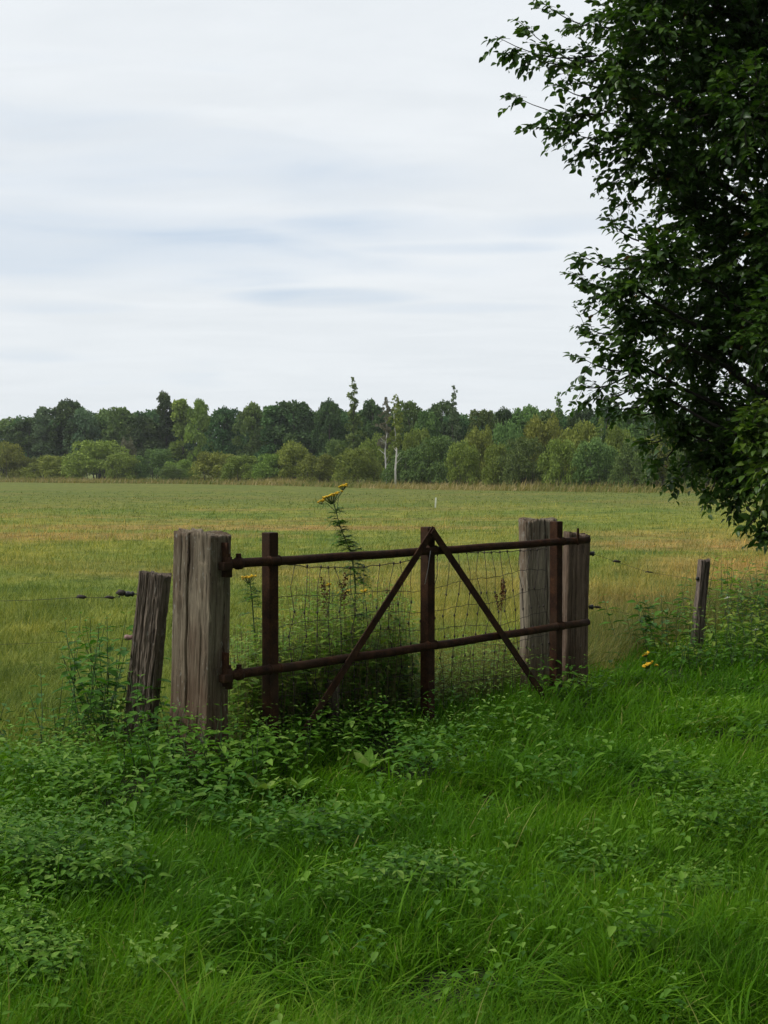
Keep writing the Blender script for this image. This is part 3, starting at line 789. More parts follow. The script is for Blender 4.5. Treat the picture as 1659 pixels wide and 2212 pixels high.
# withered dock stalks
def dock(px, py_top, Y, label, seed, lean=0, hh=.3):
    r = np.random.default_rng(seed); base = gp(px, Y); tp = at(px + lean, py_top, Y); root = empty('dock_stalk', base); tag(root, label, 'weed', 'withered dock stalks behind the gate')
    B0 = np.array(base); b1 = Bag(); b2 = Bag(); tv = np.array(tp) - B0
    tube(b1, [np.zeros(3), tv * .5 + [.01, 0, 0], tv], [.004, .003, .0015], 5)
    for i in range(7):
        t = 1 - hh + hh * i / 7 * .9; q = tv * t; a = r.uniform(0, 6.28); d = np.array([math.cos(a) * .35, math.sin(a) * .35, .9]); ln = .10 * (1.2 - i / 9)
        n = 45; k = r.uniform(0, 1, n); pos = q + d * (ln * k)[:, None] + r.normal(0, .006, (n, 3))
        dd = r.normal(0, 1, (n, 3)); s_ = r.uniform(.008, .016, n); inst(b2, leaf_lo(.8), frames(dd, r.normal(0, 1, (n, 3)), s_, s_), pos, r.uniform(0, 1, n))
    b1.build('stem', M_drystem, root); b2.build('seed_head', M_brown, root)
dock(742, 1235, 7.75, 'rusty brown seeding dock stalk just left of the tall leaning plant', 3)
dock(697, 1245, 7.7, 'rusty brown seeding dock stalk further left, over the low yellow flowers', 4, 4)
dock(842, 1255, 7.95, 'reddish dry dock stalk standing beside the left brace', 5, -2, .5)
dock(1068, 1250, 8.3, 'thin dry dock stalk leaning seen through the right part of the netting', 6, 18, .25)

# rank weeds behind and under the gate (nobody could count them)
bL, bS = Bag(), Bag()
def band(n, pa, pb, offa, offb):
    px = rng.uniform(pa, pb, n); off = rng.uniform(offa, offb, n)
    P = [gate_pt(x, 0, -o_) for x, o_ in zip(px, off)]
    return np.array([p_.x for p_ in P]), np.array([p_.y for p_ in P])
NARROW = leaf_lo(.34, .15, .3)
for n, pa, pb, h0, h1, L, tr in ((420, 600, 890, .32, .84, .072, 10), (240, 500, 620, .28, .66, .068, 9), (180, 880, 1130, .18, .52, .055, 8), (200, 640, 900, .12, .36, .06, 7), (70, 650, 860, .65, .95, .06, 14)):
    X, Y = band(n, pa, pb, .10, .85); H = rng.uniform(h0, h1, n)
    leafy_stems(bL, bS, X, Y, H, tr, np.full(n, L), lean=.10, stem_r=.0018, tilt=.35, tpl=NARROW, start=.08)
o = bL.build('weed_thicket', M_weed)
tag(o, 'thicket of rank leafy weeds growing behind the gate netting', 'weeds', kind='stuff')
o = bS.build('weed_stems', M_drystem); tag(o, 'thin dry weed stems among the thicket behind the netting', 'weeds', kind='stuff')

# leafy bramble like plants around the left posts
def leafy_weed(px, Y, h, label, seed, stems=7, L=.07, mat=M_weed_dark, spread=.16, tpl=NL, group='leafy weeds by the posts', flower=None, tiers=7, name='leafy_weed'):
    global rng
    base = gp(px, Y); root = empty(name, base); tag(root, label, 'weed', group)
    keep = rng; rng = np.random.default_rng(seed)
    b1, b2 = Bag(), Bag(); X = base[0] + rng.normal(0, spread, stems); Yy = Y + rng.normal(0, spread * .7, stems); H = rng.uniform(.6, 1.0, stems) * h
    leafy_stems(b2, b1, X, Yy, H, tiers, np.full(stems, L), lean=.22, stem_r=.003, tilt=.05, tpl=tpl, start=.12)
    rng = keep
    for o_, nm, mt in ((b1, 'stem', M_stem), (b2, 'leaves', mat)):
        q = o_.build(nm, mt, root); q.data.transform(Matrix.Translation(-Vector(base)))
    return root
leafy_weed(205, 7.15, .78, 'bushy weed left of the short leaning post, reaching half its height', 1, 20, .075, spread=.13, tiers=9)
leafy_weed(250, 6.9, .55, 'leafy weed pressed against the foot of the short leaning post', 2, 10, .065, tiers=8)
leafy_weed(150, 7.0, .42, 'lower leafy weed at the outer left of the post thicket', 3, 9, .06)
leafy_weed(330, 6.35, .48, 'nettle clump in front of the gap between the two left posts', 4, 10, .07, M_nettle, .09, tiers=6)
leafy_weed(440, 6.0, .36, 'nettle clump covering the foot of the thick hinge post', 5, 26, .07, M_nettle, .15, tiers=5)
leafy_weed(575, 6.25, .28, 'nettle clump at the foot of the first steel upright', 6, 12, .075, M_nettle, .10, tiers=4)
leafy_weed(905, 7.75, .62, 'bindweed like leafy plant climbing the middle upright', 7, 6, .07, M_weed_dark, .07, tiers=8)
leafy_weed(1245, 8.25, .22, 'leafy weed in front of the brown timber post foot', 8, 12, .07, M_nettle, .10, tiers=4)
leafy_weed(1420, 10.4, .50, 'fresh green leafy weed in the tall grass left of the thin post', 9, 10, .09, M_weed_dark, .16, tiers=8)
leafy_weed(1560, 11.0, .62, 'leafy weed just right of the thin split post', 12, 12, .07, M_weed, .2, tiers=9)
leafy_weed(1625, 11.4, .75, 'tall leafy weed near the right picture edge below the tree', 13, 14, .08, M_weed_dark, .22, tiers=9)
leafy_weed(1640, 10.0, .5, 'leafy weed at the right picture edge in front of the others', 14, 12, .07, M_weed, .2, tiers=7)
leafy_weed(1560, 9.6, .34, 'low leafy weed in front of the thin split post, to its right', 15, 12, .07, M_nettle, .2, tiers=6)
leafy_weed(1600, 12.5, .75, 'hazy green weed clump furthest back at the right edge, under the low leaves', 16, 14, .08, M_weed, .28, tiers=9)
leafy_weed(1500, 9.9, .26, 'small leafy weed directly at the foot of the thin split post', 17, 10, .06, M_weed, .12, tiers=6)
leafy_weed(1590, 10.3, .55, 'bushy weed between the thin split post and the right picture edge', 19, 16, .065, M_weed, .2, tiers=9)
# small white flowers on the right
for i, (px, py, Y, lab) in enumerate(((1571, 1293, 10.6, 'small white flower on a stalk right of the thin split post'), (1632, 1362, 10.2, 'small white flower low at the right picture edge'))):
    base = gp(px + 5, Y); root = empty('white_flower', base); tag(root, lab, 'flower', 'small white flowers'); B0 = np.array(base); hp = np.array(at(px, py, Y)) - B0
    b1 = Bag(); tube(b1, [np.zeros(3), hp * .5 + [.01, 0, 0], hp], [.002, .0018, .0012], 4); b1.build('stem', M_stem, root)
    b2 = Bag(); n = 9; a = np.linspace(0, 6.28, n, endpoint=False); d = np.stack([np.cos(a), np.sin(a) * .5, .35 + .3 * np.cos(a)], -1)
    inst(b2, leaf_lo(.5), frames(d, np.tile([0., 0, 1], (n, 1)), np.full(n, .03), np.full(n, .03)), np.tile(hp, (n, 1)), rng.uniform(0, 1, n)); b2.build('petals', M_white, root)
# broad dock rosettes in the verge
def rosette(px, py, label, seed, L=.16, n=9):
    r = np.random.default_rng(seed); Y = CAMZ * F / (py - HOR); base = gp(px, Y); root = empty('dock_rosette', base); tag(root, label, 'weed', 'broad leaved docks in the verge')
    b2 = Bag(); a = np.arange(n) * 2.4 + r.uniform(0, .8, n); d = np.stack([np.cos(a) * .5, np.sin(a) * .5, r.uniform(.9, 1.6, n)], -1); s_ = L * r.uniform(.7, 1.2, n)
    inst(b2, leaf_tpl(.42, .2, .45), frames(d, np.tile([0., 0, 1], (n, 1)), s_, s_), np.tile([0, 0, .03], (n, 1)), r.uniform(.4, 1, n)); b2.build('leaves', M_nettle, root)
rosette(565, 1740, 'broad leaved dock in the verge in front of the first upright', 1, .13)
rosette(640, 1735, 'broad leaved dock right of the one below the first upright', 2, .12)
rosette(790, 1690, 'pale broad leaved dock below the stub behind the gate', 3, .14)

# white marker stake far out in the meadow
bb = Bag(); p_ = at(941, 1101, 54); box(bb, (p_.x, 54, .2), (.03, 0, 0), (0, .03, 0), (.015, 0, .24), .01)
o = bb.build('marker_stake', M_white); tag(o, 'tiny white marker stake far out in the meadow above the middle upright', 'stake')

# ------------------------------------------------------------------ the near tree on the right
def near_tree():
    r = np.random.default_rng(99)
    base = Vector((3.75, 10.6, 0)); root = empty('leafy_tree', base); tag(root, 'large dark broad leaved tree overhanging the right side of the picture', 'tree'); B0 = np.array(base)
    # lobes of the crown: picture column, row, distance, radius (m)
    lobes = [(1400, 60, 10.2, .52), (1330, 170, 10.0, .38), (1480, 180, 10.4, .62), (1600, 60, 10.6, .75), (1400, 290, 10.0, .40), (1520, 330, 10.6, .60), (1620, 250, 9.9, .6), (1440, 380, 10.2, .28),
             (1480, 470, 10.3, .42), (1400, 560, 9.9, .38), (1340, 620, 9.8, .26), (1510, 600, 10.4, .62), (1620, 520, 10.2, .6), (1360, 700, 10.0, .36), (1460, 730, 10.3, .50), (1580, 720, 10.6, .6), (1345, 780, 9.9, .20), (1650, 700, 9.6, .45),
             (1400, 850, 10.0, .28), (1500, 860, 10.4, .34), (1450, 950, 10.2, .28), (1540, 960, 10.3, .40), (1620, 900, 10.8, .42), (1500, 1010, 10.2, .25), (1600, 1030, 10.0, .40), (1580, 1080, 10.1, .18), (1600, 960, 9.4, .22), (1650, 1020, 9.3, .28), (1625, 905, 9.5, .20), (1650, 1090, 9.8, .17), (1560,-80,10.4,.8),(1440,-60,10.3,.6),
             (1750, 200, 10.8, .95), (1750, 560, 10.8, .9), (1760, 860, 10.6, .65), (1740, 1010, 10.3, .45), (1900, 400, 11, 1.1), (1900, 800, 11, .9), (1750, -200, 11, 1.1), (1620, 400, 11.6, .9), (1600, 800, 11.6, .8), (1500, -250, 10.6, .8), (2000, 100, 11, 1.1), (1550, 150, 11.5, .9)]
    tip = {}
    bw = Bag(); bt = Bag(); bl = Bag()
    # trunk and limbs
    spine = [np.array([0, 0, -.1]), np.array([-.05, 0, .8]), np.array([-.12, .05, 1.8]), np.array([-.2, .05, 3.0]), np.array([-.3, 0, 4.4]), np.array([-.4, 0, 5.8])]
    tube(bw, spine, [.19, .15, .13, .10, .07, .03], 12)
    def onspine(z):
        zz = [s_[2] for s_ in spine]; return np.array([np.interp(z, zz, [s_[i] for s_ in spine]) for i in range(3)])
    br = []
    lobes = [(px + (24 if py > 440 else 0), py - (18 if py > 900 else 0), Y, rad) for px, py, Y, rad in lobes]
    for (px, py, Y, rad) in lobes:
        c = np.array(at(px, py, Y)) - B0
        z0 = max(.9, min(5.2, c[2] - .35 * abs(c[0]) - .3)); s0 = onspine(z0)
        mid = s0 * .5 + c * .5 + np.array([0, 0, .12]) + r.normal(0, .08, 3); q1 = s0 * .78 + mid * .22 + [0, 0, .06]
        pts = [s0, (s0 + mid) / 2 + r.normal(0, .04, 3), mid, (mid + c) / 2 + r.normal(0, .05, 3), c]
        tube(bt, pts, [.040, .030, .022, .014, .008], 6, cap=False); br.append(pts)
    nlo = len(lobes)
    LF = leaf_tpl(.64, .22, .20)
    Ms, Ts, Rs = [], [], []
    def spray(start, d, ln, nl, thick=.0035, rb=None, leaf=.086):
        d = d / np.linalg.norm(d); k = np.linspace(0, 1, 6); side = np.cross(d, [0, 0, 1.]); side = side / (np.linalg.norm(side) + 1e-6)
        cur = r.normal(0, .12); pts = start + d * (ln * k)[:, None] + np.array([0, 0, -1.]) * (ln * .18 * k ** 2)[:, None] + side * (ln * cur * k ** 2)[:, None]
        tube(bt, list(pts), list(np.linspace(thick, .0012, 6)), 3, cap=False)
        t = np.linspace(.12, 1, nl) + r.normal(0, .02, nl); t = np.clip(t, 0, 1)
        pos = np.stack([np.interp(t * 5, np.arange(6), pts[:, i]) for i in range(3)], -1)
        sg = np.where(np.arange(nl) % 2 == 0, 1, -1)[:, None]
        ld = d * .75 + side * sg * .85 + r.normal(0, .35, (nl, 3)) + np.array([0, 0, -.30])
        s_ = leaf * r.uniform(.6, 1.15, nl) * (1 - .3 * t)
        up = np.tile([0., 0, 1], (nl, 1)) + r.normal(0, .45, (nl, 3))
        Ms.append(frames(ld, up, s_, s_)); Ts.append(pos + norm(ld) * .012)
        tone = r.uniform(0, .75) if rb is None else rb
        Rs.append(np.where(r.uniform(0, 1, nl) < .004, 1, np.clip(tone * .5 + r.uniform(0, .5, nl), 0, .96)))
    for li, (px, py, Y, rad) in enumerate(lobes):
        c = np.array(at(px, py, Y)) - B0
        visible = px < 1760
        n = int(((72 if Y < 11.2 else 25) if visible else 45) * (rad / .4) ** 2.0)
        for i in range(n):
            u = r.normal(0, 1, 3); u /= np.linalg.norm(u); rr_ = max(.06, rad - .13) * (r.uniform(0, 1) ** .42)
            st_ = c + u * rr_ * np.array([1, 1.15, .95]) - u * .12
            d = u + np.array([-.15, -.1, .12]) + r.normal(0, .45, 3)
            pale_leaf = px > 1555 and 860 < py < 1120 and Y < 10  # low right patch of larger leaves with a paler leaf colour
            spray(st_, d, r.uniform(.16, .36), int(r.integers(8, 13)), rb=r.uniform(.7, 1.3) if pale_leaf else r.uniform(0, .8), leaf=.095 if pale_leaf else .086)
    # long sprays that reach out into the sky
    reach = [((1290, 120), (1070, 78), 10.0), ((1290, 130), (1105, 108), 10.05), ((1330, 240), (1105, 205), 9.9), ((1320, 238), (1140, 272), 9.95), ((1300, 150), (1120, 45), 10.1), ((1320, 60), (1170, 5), 10.2),
             ((1300, 190), (1190, 130), 10.0), ((1300, 210), (1200, 180), 9.95), ((1270, 240), (1195, 285), 9.9), ((1360, 290), (1230, 285), 9.9), ((1350, 310), (1240, 335), 9.95), ((1370, 350), (1300, 400), 10.0), ((1400, 380), (1310, 395), 10.1),
             ((1360, 520), (1292, 468), 10.0), ((1380, 430), (1345, 440), 10.0), ((1350, 580), (1228, 545), 9.8), ((1350, 630), (1215, 588), 9.8), ((1330, 640), (1225, 610), 9.85), ((1340, 690), (1240, 650), 9.9), ((1330, 720), (1235, 700), 9.9),
             ((1350, 800), (1225, 765), 9.8), ((1340, 810), (1218, 835), 9.8), ((1360, 830), (1255, 862), 9.85), ((1400, 860), (1290, 880), 9.9), ((1420, 880), (1330, 890), 9.9), ((1420, 960), (1370, 970), 10.0), ((1440, 980), (1395, 1020), 10), ((1470, 1010), (1440, 1060), 10), ((1530, 1040), (1510, 1085), 10), ((1580, 1070), (1565, 1115), 10), ((1630, 1100), (1600, 1150), 9.8), ((1650, 1130), (1625, 1168), 9.8), ((1660,1130),(1648,1175),9.8),
             ((1300, 300), (1262, 330), 10), ((1310, 20), (1230, 60), 10.1), ((1345, 760), (1255, 735), 9.9)]
    for (a, b_, Y) in reach:
        if a[1] > 440: a = (a[0] + 20, a[1] - (16 if a[1] > 900 else 0)); b_ = (b_[0] + 20, b_[1] - (16 if b_[1] > 900 else 0))
        A = np.array(at(*a, Y + .15)) - B0; B_ = np.array(at(*b_, Y)) - B0; d = B_ - A; L_ = np.linalg.norm(d)
        m_ = max(2, int(L_ / .16)); d0 = d / L_
        pts = [A + d * t + np.array([0, 0, -.10 * L_ * math.sin(math.pi * t)]) for t in np.linspace(0, 1, 6)]
        tube(bt, pts, list(np.linspace(.008, .002, 6)), 5, cap=False)
        for i in range(m_ * 3):
            t = r.uniform(0, .95); q = A + d * t + np.array([0, 0, -.10 * L_ * math.sin(math.pi * t)])
            dd = d0 + r.normal(0, .75, 3); spray(q, dd, r.uniform(.10, .22), int(r.integers(5, 9)), .0022)
        spray(B_ - d0 * .12, d0, .18, 8, .002)
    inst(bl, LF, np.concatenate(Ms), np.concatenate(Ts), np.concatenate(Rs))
    print('near tree leaves', sum(len(x) for x in Ts))
    tr = bw.build('trunk', M_bark, root); bt.build('branches', M_twig, root); bl.build('crown', M_tree, root)
near_tree()

# ------------------------------------------------------------------ far trees and shrubs
def far_foliage(name, stops, trans=.15):
    return leaf_material(name, stops, rough=.65, trans=trans, spec=.15, obj_var=True)
MF = {
 'dark':  far_foliage('dark_wood_foliage', [(0, (0.042, 0.082, 0.029)), (.5, (0.071, 0.127, 0.041)), (1, (0.116, 0.180, 0.055))]),
 'mid':   far_foliage('mid_green_foliage', [(0, (0.077, 0.132, 0.037)), (.5, (0.133, 0.206, 0.055)), (1, (0.193, 0.277, 0.074))]),
 'blue':  far_foliage('grey_green_foliage', [(0, (0.076, 0.125, 0.061)), (.5, (0.133, 0.198, 0.093)), (1, (0.199, 0.269, 0.136))]),
 'olive': far_foliage('olive_foliage', [(0, (0.118, 0.162, 0.031)), (.5, (0.200, 0.263, 0.048)), (1, (0.295, 0.357, 0.066))]),
 'light': far_foliage('yellow_green_foliage', [(0, (0.150, 0.193, 0.034)), (.5, (0.247, 0.295, 0.052)), (1, (0.343, 0.386, 0.077))]),
 'dry':   far_foliage('grey_brown_foliage', [(0, (0.105, 0.101, 0.063)), (.5, (0.165, 0.155, 0.098)), (1, (0.225, 0.217, 0.140))]),
}
TRI = np.array([(-.5, 0, 0), (.5, -.1, .1), (.35, .8, -.05), (-.3, .9, .15)]), np.array([(0, 1, 2, 3)])
def crown_mesh(seed, kind, H=12.0):
    """unit crowns: base at z=0, height H; returns verts and faces"""
    r = np.random.default_rng(seed); bag = Bag(); pts = []; cl = []
    def strat(n, z0, z1): return z0 + (z1 - z0) * (np.arange(n) + r.uniform(0, 1, n)) / n
    if kind == 'round':
        cl.append((0, 0, .88, .11))
        for z in strat(52, .16, .90):
            w = .31 * max(0, 1 - (max(0, z - .50) / .46) ** 2) ** .5; a = r.uniform(0, 6.28); rr_ = w * r.uniform(.25, 1) ** .5
            cl.append((rr_ * math.cos(a), rr_ * math.sin(a), z, r.uniform(.055, .115)))
        N, s0 = 8500, .026
    elif kind == 'tall':
        for z in strat(40, .12, .93):
            w = .15 * max(0, 1 - (max(0, z - .35) / .62) ** 1.8) ** .6; a = r.uniform(0, 6.28); rr_ = w * math.sqrt(r.uniform(0, 1))
            cl.append((rr_ * math.cos(a), rr_ * math.sin(a), z, r.uniform(.045, .085)))
        N, s0 = 6500, .022
    elif kind == 'slender':
        for z in strat(60, .10, .985):
            w = .19 * (1 - z) ** .8 * r.uniform(.4, 1.2) + .006; a = r.uniform(0, 6.28); rr_ = w * r.uniform(.1, 1)
            cl.append((rr_ * math.cos(a), rr_ * math.sin(a), z, .012 + .045 * (1 - z)))
        N, s0 = 4200, .017
    elif kind == 'birch':
        for z in strat(60, .42, .985):
            w = .17 * min(1, (1 - z) * 2.4) ** .7 * r.uniform(.7, 1.1); a = r.uniform(0, 6.28); rr_ = w * r.uniform(.1, 1)
            cl.append((rr_ * math.cos(a), rr_ * math.sin(a), z, .015 + .035 * (1 - z)))
        N, s0 = 3000, .015
    elif kind == 'shrub':
        for z in list(strat(46, .05, .84)) + [.80, .84]:
            w = .80 * math.sqrt(max(0, 1 - z * z)); a = r.uniform(0, 6.28); rr_ = w * math.sqrt(r.uniform(0, 1))
            cl.append((rr_ * math.cos(a), rr_ * math.sin(a), z * .95, r.uniform(.13, .24)))
        N, s0 = 11000, .034
    cl = np.array(cl); wt = cl[:, 3] ** 2; wt /= wt.sum(); idx = r.choice(len(cl), N, p=wt)
    u = norm(r.normal(0, 1, (N, 3))); u[:, 2] = np.where(u[:, 2] < -.3, -u[:, 2], u[:, 2])
    rad = cl[idx, 3] * r.uniform(.55, 1.08, N) ** .6 * (1 + .25 * r.normal(0, .4, N))
    pos = cl[idx, :3] + u * rad[:, None]
    pos = pos[pos[:, 2] > .01] if kind == 'shrub' else pos
    N = len(pos)
    d = r.normal(0, 1, (N, 3)) + u[:N] * .5; s_ = s0 * r.uniform(.5, 1.4, N)
    rn = np.clip(.42 + r.uniform(-.22, .30, N) + (vnoise(idx[:N] * 1.37, idx[:N] * .71, seed) - .5) * 1.0, 0, 1)
    inst(bag, TRI, frames(d, r.normal(0, 1, (N, 3)) + [0, 0, 1], s_, s_), pos, rn)
    V_ = np.concatenate(bag.v) * H; return V_, np.concatenate(bag.q), np.concatenate(bag.r)
PROTO = {}
def proto(kind, var, tone):
    key = (kind, var, tone)
    if key not in PROTO:
        gk = (kind, var)
        if gk not in PROTO: PROTO[gk] = crown_mesh(100 + var * 7 + len(kind), kind, 1.0)
        V_, Q_, R_ = PROTO[gk]
        o = mesh_np('crown', V_, Q_, MF[tone], R_, False); me = o.data; bpy.data.objects.remove(o); PROTO[key] = me
    return PROTO[key]
TRK = {}
def trunk_mesh(kind, white, var):
    key = (kind, white, var)
    if key not in TRK:
        r = np.random.default_rng(var + 50); bag = Bag()
        if kind == 'shrub':
            for i in range(16):
                a = r.uniform(0, 6.28); q = r.uniform(0, .6); p0 = np.array([q * math.cos(a), q * math.sin(a), -.02]); p1 = p0 * 1.25 + [0, 0, r.uniform(.35, .7)]
                tube(bag, [p0, (p0 + p1) / 2 + r.normal(0, .02, 3), p1], [.012, .009, .004], 5, cap=False)
            mt = M_bark
        else:
            x = r.normal(0, .012, 6); w = .008 if kind == 'slender' else (.012 if kind == 'birch' else .016)
            P = [np.array([x[i] * i / 3, x[-i] * i / 3, z]) for i, z in enumerate((-.01, .2, .4, .6, .8, .95))]
            tube(bag, P, [w, w * .85, w * .7, w * .5, w * .3, w * .1], 7)
            for i in range(12):
                z = r.uniform(.2, .85); p0 = np.array([np.interp(z, [q[2] for q in P], [q[j] for q in P]) for j in range(3)]); a = r.uniform(0, 6.28); L_ = (.22 if kind == 'round' else .11) * (1.1 - z)
                tube(bag, [p0, p0 + np.array([math.cos(a), math.sin(a), .8]) * L_ ], [w * .35, w * .08], 4, cap=False)
            mt = M_birch if white else M_bark
        o = bag.build('trunk', mt); TRK[key] = o.data; bpy.data.objects.remove(o)
    return TRK[key]
cnt = [0]
def far_plant(px, top, base_Y, hw, kind, tone, label, cat, group, white=False, name=None):
    """px/top: picture place of the crown top; hw = half width in picture units; base_Y = distance"""
    cnt[0] += 1; v = cnt[0] % 4
    x = at(px, 1000, base_Y).x; H = at(px, top, base_Y).z; w = hw / F * base_Y
    nat = {'round': .37, 'tall': .20, 'slender': .15, 'birch': .17, 'shrub': 1.0}[kind]
    root = empty(name or ('shrub' if kind == 'shrub' else ('birch_tree' if white else 'woodland_tree')), (x, base_Y, 0)); tag(root, label, cat, group)
    sx = w / nat
    rz = random.uniform(0, 6.28)
    for nm, me in (('crown', proto(kind, v, tone)), ('trunk' if kind != 'shrub' else 'stems', trunk_mesh(kind, white, v))):
        o = bpy.data.objects.new(nm, me); COL.objects.link(o); o.parent = root
        o.scale = (sx, sx, H) if nm != 'trunk' else (H, H, H); o.rotation_euler = (0, 0, rz)
    return root
def eY(px, back=0):   # distance of the wood's edge at that picture column
    k = (px - CX) / F; Y = 130.
    for _ in range(30): Y = float(edge_y(k * Y))
    return Y + back
GT = 'trees of the far wood'; GS = 'shrubs along the far edge of the meadow'
TREES = [
 (-70, 900, 45, 60, 'round', 'dark', 'low dark tree at the extreme left end of the wood'),
 (18, 903, 42, 50, 'round', 'mid', 'low olive dark tree at the left picture edge of the wood'),
 (62, 905, 40, 30, 'round', 'dark', 'low dark tree between the left picture edge and the first grey green tree'),
 (95, 872, 24, 30, 'tall', 'blue', 'grey green tree, the first to stand out from the left end of the wood'),
 (146, 861, 36, 34, 'round', 'dark', 'broad dark tree behind the large yellow green bush, its top flat'),
 (178, 880, 28, 36, 'round', 'blue', 'grey green tree at the right shoulder of the flat topped dark one'),
 (225, 884, 36, 45, 'round', 'mid', 'mid green tree above the large yellow green bush'),
 (265, 880, 38, 40, 'round', 'mid', 'light topped tree left of the tallest dark tree of the left wood'),
 (312, 898, 34, 34, 'round', 'dark', 'lower dark tree in the dip left of the tallest dark tree of the left wood'),
 (360, 848, 21, 40, 'tall', 'dark', 'tallest narrow dark tree of the left wood, above the thick hinge post'),
 (394, 858, 22, 38, 'tall', 'olive', 'olive tree just right of the tallest narrow dark one'),
 (430, 862, 24, 34, 'round', 'olive', 'olive round topped tree second right of the tallest narrow dark one'),
 (484, 878, 32, 32, 'round', 'dark', 'dark tree with a sharp dip on its right, above the hinge side of the gate'),
 (545, 870, 30, 36, 'round', 'mid', 'mid green tree just right of the sharp dip in the wood'),
 (592, 872, 28, 34, 'tall', 'dark', 'narrow dark tree above the first steel upright'),
 (635, 865, 42, 38, 'round', 'dark', 'widest dark tree of the middle wood, right of the first steel upright'),
 (712, 861, 28, 34, 'round', 'dark', 'dark pointed tree behind the tall yellow flower'),
 (764, 812, 30, 12, 'slender', 'mid', 'tall slender pale tree that overtops the wood, above the tall yellow flower'),
 (802, 863, 26, 34, 'round', 'dark', 'dark tree between the slender pale tree and the white trunked birch'),
 (886, 866, 30, 30, 'round', 'mid', 'rounded green tree just right of the white trunked birch'),
 (925, 884, 26, 28, 'round', 'mid', 'lower green tree in the dip right of the birch'),
 (955, 866, 28, 34, 'round', 'dark', 'dark tree behind the slender spire above the middle upright'),
 (980, 832, 24, 16, 'slender', 'blue', 'slender grey green spire above the middle upright'),
 (1045, 884, 30, 30, 'round', 'mid', 'mid green tree right of the slender grey green spire'),
 (1085, 880, 26, 26, 'round', 'dark', 'dark tree left of the grey post in the middle distance'),
 (1140, 876, 32, 26, 'round', 'mid', 'green tree above the grey timber post'),
 (1206, 846, 26, 12, 'slender', 'mid', 'slender feathery tree left of where the near foliage crosses the wood'),
 (1185, 884, 28, 26, 'round', 'mid', 'green tree behind the foot of the slender feathery tree'),
 (1255, 878, 34, 24, 'round', 'dark', 'dark green tree right of the slender feathery tree'),
 (1310, 868, 30, 20, 'round', 'dark', 'dark tree half hidden by the lowest sprays of the near tree'),
 (1370, 880, 34, 20, 'round', 'mid', 'green tree behind the edge of the near tree'),
 (1440, 885, 36, 20, 'round', 'dark', 'dark tree seen only through gaps of the near tree'),
 (1530, 880, 40, 20, 'round', 'mid', 'green tree hidden behind the middle of the near tree'),
 (1630, 885, 40, 20, 'round', 'dark', 'dark tree behind the near tree at the right picture edge'),
]
for px, top, hw, back, kind, tone, lab in TREES:
    far_plant(px, top, eY(px, back), hw * (1.42 if kind != 'slender' else 1.1), kind, tone, lab, 'tree', GT)
far_plant(855, 852, eY(855, -6), 26, 'birch', 'olive', 'birch with a long bare white trunk at the meadow edge above the gate', 'birch', 'birches at the meadow edge', True)
far_plant(834, 858, eY(834, 9), 24, 'birch', 'dry', 'second birch close on the left of the long white trunk', 'birch', 'birches at the meadow edge', True)
far_plant(1298, 893, eY(1298, 5), 24, 'birch', 'olive', 'pale birch among the bushes right of the grey timber post', 'birch', 'birches at the meadow edge', True)
